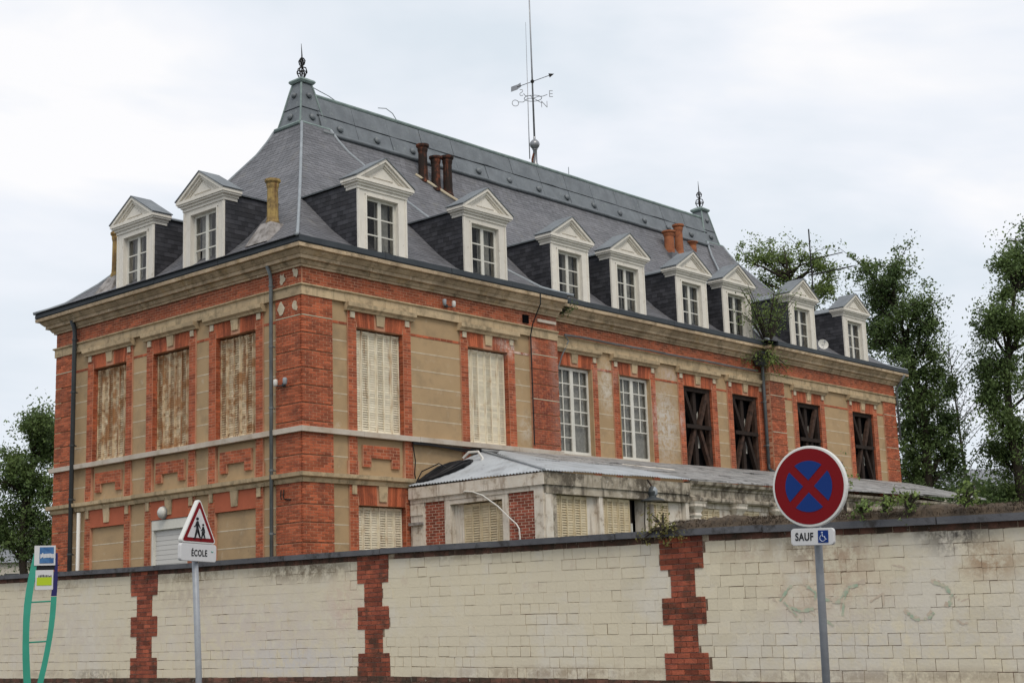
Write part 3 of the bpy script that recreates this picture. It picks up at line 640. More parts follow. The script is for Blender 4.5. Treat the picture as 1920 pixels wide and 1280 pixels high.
# pinnacles
for (cx, cy) in ((4.5, 5.23), (24.45, 5.23)):
    b_mb = MB()
    def sq(h, z): return [(cx-h, cy-h, z), (cx+h, cy-h, z), (cx+h, cy+h, z), (cx-h, cy+h, z)]
    lv = [(.50, 15.62), (.42, 15.95), (.335, 16.35), (.25, 16.75), (.185, 17.02)]
    for (h0, z0), (h1, z1) in zip(lv[:-1], lv[1:]):
        A, B = sq(h0, z0), sq(h1, z1)
        for k in range(4): b_mb.add([A[k], A[(k+1) % 4], B[(k+1) % 4], B[k]], [(0, 1, 2, 3)])
    pin = b_mb.build('pinnacle', 'zinc', roof)
    m_ = MB(); q = sq(.545, 15.62)+[sq(.545, 15.62)[0]]
    for k in range(4): m_.tube([q[k], q[k+1]], .06, 8)
    for k in range(4): m_.tube([sq(h, z)[k] for h, z in lv], .03, 6)
    A = sq(.27, 17.05)
    m_.hexa(sq(.24, 17.0)+sq(.28, 17.06)); m_.hexa(sq(.28, 17.06)+sq(.26, 17.11)); m_.hexa(sq(.26, 17.11)+sq(.12, 17.19))
    m_.build('pinnacle_edging', 'copper_edge', roof)
    m_ = MB(); q = sq(.375, 16.18)+[sq(.375, 16.18)[0]]
    for k in range(4): m_.tube([q[k], q[k+1]], .016, 6)
    m_.build('pinnacle_batten', 'gutter_zinc', roof)
    for h, z, rr in ((.43, 15.92, .10), (.285, 16.6, .085)):
        for dx, dy in ((-1, 0), (0, -1), (1, 0), (0, 1)):
            t = MB(); c = Vector((cx+dx*h, cy+dy*h, z)); nn = Vector((dx*.97, dy*.97, .24)); t.tube([c, c+nn*.03, c+nn*.06, c+nn*.085, c+nn*.095], [rr, rr*1.1, rr*.85, rr*.45, .01], 12); t.build('pinnacle_boss', 'zinc', roof, smooth=True)
    m_ = MB(); m_.tube([(cx, cy, 17.15), (cx, cy, 17.9)], .022, 6); m_.tube([(cx, cy, 17.9), (cx-.02, cy, 18.25)], [.02, .006], 5)
    for k in range(4):                       # forged open balls of four scrolls
        a = k*math.pi/2+.4; ca, sa = math.cos(a), math.sin(a)
        m_.tube([(cx, cy, 17.17), (cx+.09*ca, cy+.09*sa, 17.24), (cx+.155*ca, cy+.155*sa, 17.38), (cx+.12*ca, cy+.12*sa, 17.50), (cx, cy, 17.55)], .019, 5)
        m_.tube([(cx, cy, 17.56), (cx+.075*ca, cy+.075*sa, 17.62), (cx+.10*ca, cy+.10*sa, 17.72), (cx+.05*ca, cy+.05*sa, 17.80), (cx, cy, 17.82)], .019, 5)
        m_.tube([(cx+.155*ca, cy+.155*sa, 17.38), (cx+.06*ca, cy+.06*sa, 17.36), (cx+.02*ca, cy+.02*sa, 17.44)], .012, 5)
    for zc, rr in ((17.38, .15), (17.72, .09)): m_.tube([(cx+rr*math.cos(t*math.pi/6), cy+rr*math.sin(t*math.pi/6), zc) for t in range(13)], .012, 5)
    m_.build('iron_finial', 'wrought_iron', roof)
for pts in ([(4.6, 5.1, 17.0), (5.0, 5.1, 16.92), (5.4, 5.1, 16.85), (5.75, 5.1, 16.74)], [(7.4, 5.15, 17.0), (7.7, 5.12, 17.05), (7.95, 5.1, 16.95), (8.1, 5.08, 16.76)], [(16.45, 5.2, 16.7), (16.45, 5.2, 17.1)]):
    m_ = MB(); m_.tube(pts, .014, 5); m_.build('lightning_wire', 'lead', roof)

# ---- dormers
DW = .83
def dormer(F, uc, broken=False):
    z0, zt = 10.45, 12.28; ow = .53; fn = 0.0
    b = MB()
    for s in (-1, 1):
        F.box(b, uc+min(s*ow, s*(DW-.12)), uc+max(s*ow, s*(DW-.12)), -.30, fn, z0, zt); F.box(b, uc+min(s*(DW-.12), s*DW), uc+max(s*(DW-.12), s*DW), -.03, fn, z0, zt)
        F.box(b, uc+min(s*(DW-.055), s*DW), uc+max(s*(DW-.055), s*DW), fn, fn+.022, z0, zt-.10)           # outer fillet
        F.box(b, uc+min(s*ow, s*(ow+.05)), uc+max(s*ow, s*(ow+.05)), fn, fn+.018, z0, 12.10)
    F.box(b, uc-ow, uc+ow, -.30, fn, 12.06, zt); F.box(b, uc-ow-.05, uc+ow+.05, fn, fn+.016, 12.06, 12.11)
    F.box(b, uc-DW-.02, uc+DW+.02, -.4, fn+.03, 12.20, 12.28); F.box(b, uc-DW-.05, uc+DW+.05, -.42, fn+.07, 12.28, 12.34)
    F.box(b, uc-DW-.12, uc+DW+.12, -.44, fn+.12, 12.34, 12.385); F.box(b, uc-DW-.15, uc+DW+.15, -.45, fn+.15, 12.385, 12.46)
    F.box(b, uc-ow, uc+ow, -.3, fn-.02, z0, 10.62)
    D = b.build('dormer', 'white_paint', H)
    # pediment: tympanum, raking mouldings, inner triangle
    p = MB(); ap = 13.08; hw = DW+.15
    def tri(h, zb, za, n0, n1): p.prism([F.P(uc-h, n0, zb), F.P(uc+h, n0, zb), F.P(uc, n0, za)], Vector(F.P(0, n1-n0, 0))-Vector(F.P(0, 0, 0)))
    tri(hw-.06, 12.462, ap-.06, -.45, .03)
    for s in (-1, 1):
        for (o, i_, n1) in ((0, .07, .15), (.072, .13, .10), (.132, .17, .06)):
            sl = (ap-12.46)/hw
            A = [(uc+s*(hw-o*1.2), 12.463), (uc, ap-o*1.15), (uc, ap-i_*1.2), (uc+s*(hw-i_*1.9), 12.463)]
            q = [F.P(u, -.45 if o == 0 else .03, z) for u, z in A]; q2 = [F.P(u, n1, z) for u, z in A]
            p.hexa(q+q2)
    tri(.34, 12.56, 12.82, .03, .055)
    p.build('pediment', 'white_paint', D)
    # cheeks with slates
    dend = 2.62
    for s in (-1, 1):
        c = MB(); N = 14; top = 12.36
        pts_t = []; pts_b = []
        for i in range(N+1):
            d = .028+(dend-.35)*i/N; zb = min(prof(d)-.1, top); pts_b.append((d, zb)); pts_t.append((d, top))
        vs = []; u = uc+s*(DW-.012)
        for (d, zb), (_, zt_) in zip(pts_b, pts_t): vs += [F.P(u, -d, zb), F.P(u, -d, zt_)]
        c.add(vs, [(2*i, 2*i+2, 2*i+3, 2*i+1) for i in range(N)]); ck = c.build('cheek', 'dark_slate', D)
        sm = MB(); r = 0; z = top-.01
        while z > 10.6:
            d = 0.015-(.1 if r % 2 else 0)
            while d < dend:
                a, b2_ = max(d, .032), d+.21
                if prof(a+.05) < z: 
                    sm.add([F.P(u+s*.010, -a-.003, z-.13), F.P(u+s*.010, -b2_+.003, z-.13), F.P(u+s*.003, -b2_+.003, z), F.P(u+s*.003, -a-.003, z), F.P(u, -a-.003, z-.13), F.P(u, -b2_+.003, z-.13)], [(0, 1, 2, 3), (0, 4, 5, 1)])
                d += .21
            z -= .12; r += 1
        sm.build('cheek_slates', 'dark_slate', D, kind='stuff')
    # roofs: the pediment block and the lower one behind it
    rf = MB()
    for s in (-1, 1):
        rf.hexa([F.P(uc, .17, ap+.0), F.P(uc, -.47, ap+.0), F.P(uc+s*(hw+.02), -.47, 12.465), F.P(uc+s*(hw+.02), .17, 12.465)]+[F.P(uc, .17, ap+.03), F.P(uc, -.47, ap+.03), F.P(uc+s*(hw+.03), -.47, 12.49), F.P(uc+s*(hw+.03), .17, 12.49)])
        rf.hexa([F.P(uc, -.46, 12.70), F.P(uc, -2.6, 12.70), F.P(uc+s*(DW+.05), -2.3, 12.37), F.P(uc+s*(DW+.05), -.46, 12.37)]+[F.P(uc, -.46, 12.74), F.P(uc, -2.6, 12.74), F.P(uc+s*(DW+.06), -2.3, 12.405), F.P(uc+s*(DW+.06), -.46, 12.405)])
    rf.build('dormer_roof', 'zinc', D)
    # casements
    w = MB(); nd = -.16; za, zb = 10.62, 12.06
    for u0, u1 in ((uc-ow, uc-ow+.06), (uc+ow-.06, uc+ow), (uc-.055, uc+.055)): F.box(w, u0, u1, nd, nd+.05, za, zb)
    for (l0, l1) in ((uc-ow+.06, uc-.055), (uc+.055, uc+ow-.06)):
        F.box(w, l0, l1, nd, nd+.048, zb-.07, zb); F.box(w, l0, l1, nd, nd+.048, za, za+.08)
        for r in (1, 2): zc = za+.08+(zb-za-.15)*r/3; F.box(w, l0, l1, nd+.005, nd+.042, zc-.017, zc+.017)
    w.build('window_frame', 'window_white', D)
    for ci, (l0, l1) in enumerate(((uc-ow+.06, uc-.055), (uc+.055, uc+ow-.06))):
        for r in range(3):
            if broken and ci == 1 and r == 0: continue
            zc0 = za+.08+(zb-za-.15)*r/3; q = MB(); F.box(q, l0, l1, nd+.02, nd+.024, zc0, zc0+(zb-za-.15)/3); q.build('pane', 'glass', D)
    k = MB(); F.box(k, uc-DW+.02, uc+DW-.02, -.9, -.85, 10.7, 12.3); k.build('dark_room', 'void', D)
    if curt.random() < .75:
        q = MB(); u0, u1 = uc-.40, uc+.46; n_ = 24; vs = []
        for i in range(n_+1): u = u0+(u1-u0)*i/n_; vs += [F.P(u, -.30+.02*math.sin(i*1.7), za), F.P(u, -.30+.02*math.sin(i*1.7), zb)]
        sel = [i for i in range(n_) if not (3 < i < curt.choice((8, 12, 15)))]
        q.add(vs, [(2*i, 2*i+2, 2*i+3, 2*i+1) for i in sel]); q.build('curtain', 'curtain', D)
curt = random.Random(3)
for F_, uc, br in ((F1, 2.62, False), (F1, 6.36, False), (FM, 10.27, False), (FM, 13.0, False), (FM, 16.33, False), (FM, 18.92, False), (F1, 22.55, False), (F1, 26.25, False), (FL, 6.72, False), (FL, 3.75, True)):
    dormer(F_, uc, br)

# ---- chimneys
def pot(c, h, r, m, name='chimney_pot', flute=0.):
    b = MB(); b.lathe(c, [(r*1.15, 0), (r*1.15, h*.06), (r*.98, h*.10), (r*.92, h*.2), (r*.86, h*.78), (r*.95, h*.82), (r*1.02, h*.86), (r*1.0, h*.9), (r*1.28, h*.94), (r*1.28, h*.99), (r*1.0, h), (r*.8, h*.995), (r*.7, h*.9)], 20, flute)
    return b.build(name, m, roof, smooth=False)
for c, h in (((8.30, 4.20, 14.62), 1.20), ((8.62, 3.98, 14.36), 1.10), ((8.98, 3.84, 14.22), 1.30)): pot(c, h, .155, 'terracotta')
pa, pb_ = Vector((8.02, 4.40, 14.90)), Vector((9.18, 3.62, 13.98))
m_ = MB(); m_.hexa([pa+Vector((-.02, -.14, -.6)), pb_+Vector((0, -.14, -.6)), pb_+Vector((.1, .26, -.6)), pa+Vector((.1, .26, -.6)), pa+Vector((-.02, -.14, -.06)), pb_+Vector((0, -.14, -.0)), pb_+Vector((.1, .26, .20)), pa+Vector((.1, .26, .10))]); m_.build('chimney_base', 'slate', roof)
for o_ in (-.15, .27):
    m_ = MB(); q0 = pa+Vector((0, o_, -.06 if o_ < 0 else .12)); q1 = pb_+Vector((0, o_, .02 if o_ < 0 else .22)); m_.tube([q0, q0.lerp(q1, .3)+Vector((0, 0, .015)), q0.lerp(q1, .7), q1], .045, 6); m_.build('chimney_flashing', 'pale_stone', roof)
for c, h, r in (((20.6, 4.05, 14.3), 1.02, .20), ((21.35, 4.15, 14.5), 1.22, .17), ((22.7, 4.5, 14.75), .62, .18)): pot(c, h, r, 'orange_pot')
m_ = MB(); m_.box((20.25, 3.7, 13.6), (21.7, 4.4, 14.42)); m_.build('chimney_base', 'slate', roof)
pot((.64, 1.82, 11.42), 1.17, .155, 'yellow_pot', flute=.08); pot((.55, 8.42, 11.3), 1.28, .14, 'yellow_pot', flute=.08)
for y, zb, zt_ in ((1.82, 10.85, 11.44), (8.42, 10.8, 11.32)):
    m_ = MB(); m_.hexa([(.10, y-.42, zb), (1.3, y-.42, zb), (1.3, y+.42, zb), (.10, y+.42, zb), (.42, y-.2, zt_), (.9, y-.2, zt_), (.9, y+.2, zt_), (.42, y+.2, zt_)]); m_.build('chimney_base', 'mortar_cap', roof)
m_ = MB(); m_.tube([(.9, 1.4, 11.25), (.85, 1.2, 11.35), (.9, 1.15, 11.15), (.8, 1.3, 11.05)], .05, 6); m_.build('flashing_strip', 'lead', roof)
m_ = MB(); m_.tube([(.55, 8.42, 12.55), (.55, 8.42, 12.72)], .04, 6); m_.tube([(.45, 8.52, 12.75), (.65, 8.32, 12.75)], .05, 6); m_.build('chimney_cowl', 'wrought_iron', roof)

# ---- rain pipes
def pipe(F, u, z0, z1, r, m, nn=.09, brackets=True, head=True, name='downpipe'):
    b = MB(); b.tube([F.P(u, nn, z0), F.P(u, nn, z1-.35), F.P(u, nn+.02, z1-.2), F.P(u, .22, z1)], r, 10); o = b.build(name, m, H, smooth=True)
    if brackets:
        z = z0+.6
        while z < z1-.4:
            q = MB(); q.lathe(F.P(u, nn, z), [(r*1.25, 0), (r*1.25, .05)], 10); q.tube([F.P(u, nn, z+.02), F.P(u, -.02, z+.02)], .015, 5); q.build('pipe_collar', m, o); z += 1.45
pipe(FL, 9.36, .3, 10.15, .06, 'dark_pipe', .11); pipe(FL, .985, .3, 10.1, .045, 'pipe_zinc', .10)
pipe(FM, 20.02, 6.5, 10.1, .055, 'pipe_zinc', .14); 
b = MB(); b.tube([FM.P(20.02, .14, 6.6), FM.P(20.02, .14, 6.35), FM.P(20.15, .40, 6.12), FM.P(20.5, .7, 6.0)], .055, 10); b.build('downpipe', 'dark_pipe', H, smooth=True)
b = MB(); b.tube([(28.9, -.5, 10.3), (28.93, -.25, 10.0), (28.95, -.08, 9.8), (28.98, -.08, 7.9)], .045, 8); b.build('downpipe', 'pipe_zinc', H, smooth=True)
b = MB(); b.hexa([(19.65, -.02, 9.75), (20.0, -.02, 9.75), (20.0, .2, 9.75), (19.65, .2, 9.75), (19.5, -.16, 10.18), (20.12, -.16, 10.18), (20.12, .25, 10.18), (19.5, .25, 10.18)]); b.build('rain_hopper', 'dark_pipe', H)
b = MB(); b.tube([FL.P(9.05, .06, .3), FL.P(9.05, .06, 4.9)], .05, 10); b.build('downpipe', 'pvc_white', H, label='white plastic rain pipe', smooth=True)
b = MB(); b.tube([F1.P(8.02, .05, z) for z in (6.3, 7.4, 8.5, 9.3)]+[F1.P(8.02, .14, 9.6), F1.P(8.02, .44, 10.1), F1.P(8.02, .45, 10.4)], .018, 5); b.build('cable', 'cable_black', H)
b = MB(); b.tube([F1.P(3.45+i*.55, .06+.01*(i % 2), 6.05-.012*i+.012*math.sin(i*2)) for i in range(11)], .028, 6); b.tube([F1.P(3.45+i*.55, .085, 6.02-.016*i+.02*math.sin(i*1.3)) for i in range(11)], .02, 6)
b.tube([F1.P(3.48, .03, 6.0), F1.P(3.56, .03, 5.6), F1.P(3.52, .03, 5.3), F1.P(3.58, .03, 5.05)], .014, 5); b.build('cable', 'cable_black', H)
b = MB(); b.tube([FM.P(9.75, .12, 9.56)]+[FM.P(9.75+i*1.0, .12, 9.575+.01*math.sin(i*2)) for i in range(1, 11)], .03, 6); b.tube([FM.P(9.75, .12, 9.56), FM.P(9.9, .13, 9.4), FM.P(9.62, .1, 8.95), FM.P(9.5, .05, 8.6)], .02, 6); b.build('cable', 'pipe_zinc', H)
b = MB(); b.box((7.76, -.04, 9.62), (7.98, .02, 9.84)); b.build('vent_hole', 'void', H)
b = MB(); b.box((8.35, -.05, 9.72), (9.12, -.005, 9.80)); b.build('peeling_board', 'sill_stone', H)
# loose plaster scars on the corner bricks
def scar(F, u, z, w, h):
    b = MB(); k = 12; vs = []
    for i in range(k): t = 2*math.pi*i/k; rr = rnd.uniform(.5, 1.15); vs.append(F.P(u+w/2*rr*math.cos(t), .004, z+h/2*rr*math.sin(t)))
    b.prism(vs, Vector(F.P(0, .012, 0))-Vector(F.P(0, 0, 0))); b.build('plaster_scar', 'pale_stone', H)
scar(FL, .72, 9.86, .28, .34) if False else None
for u, z, w, h in ((.68, 9.75, .24, .26), (.22, 9.83, .20, .30), (.72, 9.04, .28, .40), (.22, 9.06, .2, .3)): scar(FL, u, z, w, h)
FBLK = [(FL, .80, 7.2), (FL, .45, 4.75)]

# ------------------------------------------------------------------ small fixtures on the house
def floodlights(loc, F, u, z, label):
    T = thing('security_lamp', label, 'lamp', F.P(u, .02, z)); 
    b = MB(); F.box(b, u-.05, u+.05, 0, .04, z-.06, z+.02); b.tube([F.P(u, .04, z-.04), F.P(u-.16, .12, z-.04)], .014, 5); b.tube([F.P(u, .04, z-.04), F.P(u+.16, .12, z-.04)], .014, 5); b.build('bracket', 'dark_pipe', T)
    for s in (-1, 1):
        q = MB(); c = F.P(u+s*.17, .13, z-.05); q.lathe(c, [(.03, 0), (.05, .03), (.055, .12), (.045, .16), (.02, .17)], 12); q.build('lamp_head', 'pvc_white' if s > 0 else 'lead', T, smooth=True)
floodlights(None, F1, 4.78, 9.68, 'pair of small lamps on the brick frieze left of the downpipe under the cornice')
floodlights(None, FL, .62, 7.25, 'pair of small white lamps on the corner brickwork beside the thin downpipe')
T = thing('globe_lamp', 'round white wall lamp above the roller shutter on the short facade', 'lamp', FL.P(5.30, .03, 4.63))
b = MB(); c = FL.P(5.30, .0, 4.63); b.tube([c, FL.P(5.30, .04, 4.63)], .16, 20); b.build('backplate', 'steel', T)
b = MB(); b.tube([FL.P(5.30, .04, 4.63), FL.P(5.30, .10, 4.63), FL.P(5.30, .15, 4.63), FL.P(5.30, .17, 4.63)], [.15, .14, .08, .01], 20); b.build('globe', 'lamp_glass', T, smooth=True)
T = thing('wall_hooks', 'rusty iron hooks fixed to the corner brickwork under the string course', 'hooks', FL.P(.62, .0, 4.7))
b = MB()
for u in (.72, .62): b.tube([FL.P(u, .03, 4.80), FL.P(u, .05, 4.66), FL.P(u-.03, .05, 4.58)], .014, 5)
b.tube([FL.P(.60, .02, 4.58), FL.P(.40, .02, 4.56)], .016, 5); b.build('hook', 'wrought_iron', T)
T = thing('satellite_dish', 'small satellite dish on the side of the second dormer from the right', 'dish', (23.6, -.02, 10.75))
b = MB(); c = Vector((23.60, -.12, 10.86)); nn = Vector((-.6, -.75, .25)).normalized(); b.tube([c+nn*.0, c+nn*.04, c+nn*.10], [.03, .12, .19], 20, cap=False); b.build('dish', 'pvc_white', T, smooth=True)
b = MB(); b.tube([c, c-nn*.12, (23.5, .05, 10.7)], .018, 6); b.tube([c+Vector((0, 0, -.16)), c+nn*.25], .008, 5); b.lathe(c+nn*.24, [(.03, 0), (.03, .06)], 8); b.build('arm', 'steel', T)

# weather vane on the ridge
T = thing('weather_vane', 'tall mast with weather vane arrow and the letters of the compass on the roof ridge', 'weather vane', (14.72, 5.23, 16.7))
b = MB(); b.lathe((14.72, 5.23, 16.72), [(.11, 0), (.11, .1), (.075, .16), (.07, .62), (.10, .64)], 14); b.build('mast_base', 'steel', T, smooth=True)
b = MB(); b.lathe((14.72, 5.23, 17.36), [(.02, 0), (.10, .035), (.155, .10), (.175, .175), (.155, .25), (.10, .315), (.04, .36), (.04, .44), (.02, .48)], 20); b.build('ball', 'steel', T, smooth=True)
b = MB(); b.tube([(14.72, 5.23, 17.8), (14.72, 5.23, 24.5)], [.034, .018], 8); b.tube([(14.52, 5.3, 17.0), (14.52, 5.3, 17.9), (14.54, 5.28, 21.9)], [.02, .018, .006], 6); b.build('mast', 'steel', T, smooth=True)
b = MB(); b.tube([(14.62, 5.28, 16.8), (14.60, 5.26, 17.0), (14.64, 5.22, 17.2)], .035, 6); b.build('rusty_clamp', 'terracotta', T)
vz = 19.18; vc = Vector((14.72, 5.23, vz))
rose = MB(); ang = {'N': R(-38), 'E': R(62), 'S': R(142), 'O': R(242)}
ends = {}
for k_, a in (('E', -82), ('N', 8), ('O', 98), ('S', 188)):
    d = Vector((math.cos(R(a)), math.sin(R(a)), 0)); ends[k_] = vc+d*.72
    s_ = Vector((-d.y, d.x, 0))
    rose.tube([vc, vc+d*.2+s_*.03+Vector((0, 0, .03)), vc+d*.42-s_*.03+Vector((0, 0, -.03)), vc+d*.58], .012, 5)
rose.tube([vc+Vector((.30*math.cos(t*math.pi/10), .30*math.sin(t*math.pi/10), 0)) for t in range(21)], .012, 5)
rose.lathe(vc-Vector((0, 0, .04)), [(.03, 0), (.05, .03), (.05, .06), (.03, .08)], 8)
rose.build('compass_arms', 'galvanised', T)
def text_mesh(txt, size, M4, name, m, parent, ext=.004, space=1.0, bold=0.):
    cu = bpy.data.curves.new(name, 'FONT'); cu.body = txt; cu.size = size; cu.extrude = ext; cu.align_x = 'CENTER'; cu.align_y = 'CENTER'; cu.space_character = space; cu.offset = bold
    o = bpy.data.objects.new('tmp', cu); col.objects.link(o); bpy.context.view_layer.update()
    me = bpy.data.meshes.new_from_object(o.evaluated_get(bpy.context.evaluated_depsgraph_get())); bpy.data.objects.remove(o)
    me.materials.clear(); me.materials.append(MATS[m]); me.name = name
    q = bpy.data.objects.new(name, me); col.objects.link(q); q.parent = parent
    q.matrix_basis = Matrix.Translation(M4.to_translation()-wloc(parent)) @ M4.to_3x3().to_4x4(); return q
def basis(pos, right, upv=Vector((0, 0, 1))):
    right = Vector(right).normalized(); n_ = right.cross(Vector(upv)).normalized(); u_ = n_.cross(right)
    M3 = Matrix((right, u_, n_)).transposed(); return Matrix.Translation(Vector(pos)) @ M3.to_4x4()
for ch, p in ends.items():
    d = (p-vc).normalized(); right = {'S': (-.75, .66, 0), 'O': (.75, -.66, 0), 'N': (.75, -.66, 0), 'E': (.75, -.66, 0)}[ch]
    text_mesh(ch, .35, basis(p+Vector((0, 0, -.02)), right), 'compass_letter', 'steel', T, .008, 1, -.006)
b = MB(); av = Vector((.42, -.9, 0)).normalized(); az = vz+.60
b.tube([Vector((14.72, 5.23, az))-av*.55+Vector((0, 0, -.12)), Vector((14.72, 5.23, az))+av*.62+Vector((0, 0, .14))], .012, 5); b.lathe((14.72, 5.23, az-.06), [(.03, 0), (.065, .04), (.065, .09), (.03, .13)], 10); b.build('arrow_shaft', 'wrought_iron', T)
c0 = Vector((14.72, 5.23, az))-av*.52+Vector((0, 0, -.12)); b = MB(); b.prism([c0+Vector((0, 0, .09)), c0+av*.10+Vector((0, 0, .14)), c0+av*.12+Vector((0, 0, 0)), c0-av*.02+Vector((0, 0, -.09)), c0-av*.25+Vector((0, 0, -.14)), c0-av*.24+Vector((0, 0, .04))], (.01, .012, 0)); b.build('arrow_tail', 'steel', T)
c0 = Vector((14.72, 5.23, az))+av*.62+Vector((0, 0, .14)); b = MB(); b.prism([c0+av*.16+Vector((0, 0, .03)), c0-av*.04+Vector((0, 0, .07)), c0-Vector((0, 0, .08))], (.01, .012, 0)); b.build('arrow_head', 'wrought_iron', T)

# television aerial behind the right end of the roof
T = thing('tv_aerial', 'thin television aerial with long comb arms rising behind the far end of the roof', 'aerial', (32.5, 5.2, 11.5))
b = MB(); b.tube([(32.6, 5.2, 8.5), (32.6, 5.2, 17.8)], .03, 6); b.build('mast', 'wrought_iron', T)
b = MB(); b.tube([(32.45, 5.2, 15.75), (36.2, 5.2, 16.75)], .032, 5)
for i in range(14): x = 32.8+i*.25; z = 15.84+i*.0667; b.tube([(x, 4.9, z), (x, 5.5, z)], .02, 4)
b.tube([(32.6, 5.2, 16.45), (35.4, 5.2, 17.25)], .024, 5)
b.build('boom', 'wrought_iron', T)

# ------------------------------------------------------------------ the annex in front of the long facade
AX0, AY = 3.39, -4.26
A = thing('annex', 'low white-painted annex with corrugated roof and louvred shutters leaning on the long facade', 'annex', (15, -2, 0))
AL = Face((AX0, AY), (0, 1), (-1, 0)); AF = Face((AX0, AY), (1, 0), (0, -1))      # AL: u 0 (corner) .. 4.26 at the house
core = MB(); core.box((AX0+.32, AY+.32, 0), (26.5, -.06, 4.85)); core.build('core', 'void', A)
abr, amo = MB(), MB(); pt, gr = MB(), MB()
def u_(y): return y-AY
FT = 4.93; EAV = 5.0
for y0, y1 in ((-1.17, -.49), (-4.0, -3.19)):
    AL.box(amo, u_(y0), u_(y1), -.25, -.008, 0, 4.55); rows(AL, u_(y0), u_(y1), 0, 4.55, 0, emit_mb(abr), course=.0683, ln=.218, joint=.017)
abr.build('brickwork', 'annex_brick', A, kind='stuff'); amo.build('mortar_bed', 'annex_mortar', A)
def abox(F, u0, u1, n0, n1, z0, z1, m, name): q = MB(); F.box(q, u0, u1, n0, n1, z0, z1); return q.build(name, m, A)
L_ = 4.26
abox(AL, -.08, L_-.03, -.1, .10, 4.66, FT, 'old_paint', 'fascia'); abox(AL, 0, L_-.03, -.25, .045, 4.55, 4.66, 'old_paint', 'frieze'); abox(AL, 0, L_-.03, -.2, .065, 4.632, 4.655, 'old_paint', 'fillet')
abox(AL, u_(-.49), L_-.03, -.25, .03, 0, 4.55, 'old_paint', 'pilaster'); abox(AL, u_(-.45), L_-.05, .03, .06, 4.26, 4.50, 'old_paint', 'pilaster_cap'); abox(AL, u_(-.46), L_-.04, .03, .13, 4.02, 4.09, 'mortar_cap', 'pilaster_ledge'); abox(AL, u_(-.39), L_-.10, .03, .045, 1, 3.98, 'old_paint', 'pilaster_panel')
for y0, y1 in ((-1.35, -1.17), (-3.19, -3.02)): abox(AL, u_(y0), u_(y1), -.25, .03, 0, 4.55, 'old_paint', 'frame_post')
abox(AL, u_(-3.02), u_(-1.35), -.25, .02, 4.44, 4.55, 'old_paint', 'window_head')
abox(AL, 0, u_(-4.0), -.25, .05, 0, 4.55, 'old_paint', 'corner_pilaster')
def sh(F, uc, w, z0, z1, nd, leaves):
    global H
    keep = H; H = A; shutters(F, uc, w, z0, z1, nd, 'annex_shutter', leaves); H = keep
abox(AL, u_(-1.66), u_(-1.35), -.22, -.14, 1, 4.44, 'old_paint', 'folded_leaf')
for k in range(3): abox(AL, u_(-1.62)+k*.09, u_(-1.60)+k*.09, -.14, -.12, 1, 4.42, 'old_paint', 'leaf_rib')
sh(AL, u_(-2.33), 1.36, 1.5, 4.42, -.16, 5)
# front
S1 = 5.55      # length of the first section
for a, b in cut(0, S1, 2.6): abox(AF, a-(.08 if a == 0 else 0)+.004, b-.004, -.1, .10, 4.66, FT+.02, 'grimy_paint', 'fascia')
abox(AF, 0, S1, -.25, .06, 4.47, 4.655, 'grimy_paint', 'frieze')
abox(AF, .001, .24, -.25, .045, 0, 4.47, 'old_paint', 'corner_pilaster'); abox(AF, .26, .40, -.25, .02, 0, 4.47, 'grimy_paint', 'frame_post')
for u0, u1, nn in ((1.93, 2.08, .03), (3.66, 3.80, .03), (5.42, 5.55, .03)): abox(AF, u0, u1, -.25, nn, 0, 4.47, 'old_paint', 'frame_post')
sh(AF, 1.02, 1.2, 1.5, 4.46, -.12, 5); abox(AF, 1.63, 1.93, -.2, -.10, 1, 4.46, 'old_paint', 'plain_panel')
sh(AF, 2.66, 1.14, 1.5, 4.46, -.10, 5); abox(AF, 3.24, 3.5, -.25, -.22, 1, 4.46, 'dark_timber', 'broken_leaf'); abox(AF, 3.38, 3.43, -.20, -.16, 3.6, 3.9, 'pvc_white', 'hanging_splinter')
sh(AF, 4.32, .98, 1.5, 4.44, -.12, 4); abox(AF, 4.86, 5.4, -.2, -.10, 1, 4.46, 'old_paint', 'plain_panel')
# second section: moulded entablature on capitals
S2 = 23.1
EN = [(-.1, 4.50), (.10, 4.50), (.13, 4.54), (.13, 4.60), (.06, 4.63), (.06, 4.80), (.10, 4.83), (.10, 4.87), (.20, 4.93), (.22, 5.0), (-.1, 5.01)]
def moulding(F, u0, u1, prof_, m, name):
    for a, b in cut(u0, u1, 2.2):
        q = MB(); P0 = [F.P(a+.004, n_, z) for n_, z in prof_]; P1 = [F.P(b-.004, n_, z) for n_, z in prof_]; k = len(prof_)
        q.add(P0+P1, [tuple(range(k)), tuple(reversed(range(k, 2*k)))]+[(j, k+j, k+(j+1) % k, (j+1) % k) for j in range(k)]); q.build(name, m, A)
moulding(AF, S1+.02, S2, EN, 'grimy_paint', 'entablature')
abox(AF, S1+.02, S2, -.25, -.05, 4.36, 4.50, 'old_paint', 'window_head')
u = 5.86; i = 0
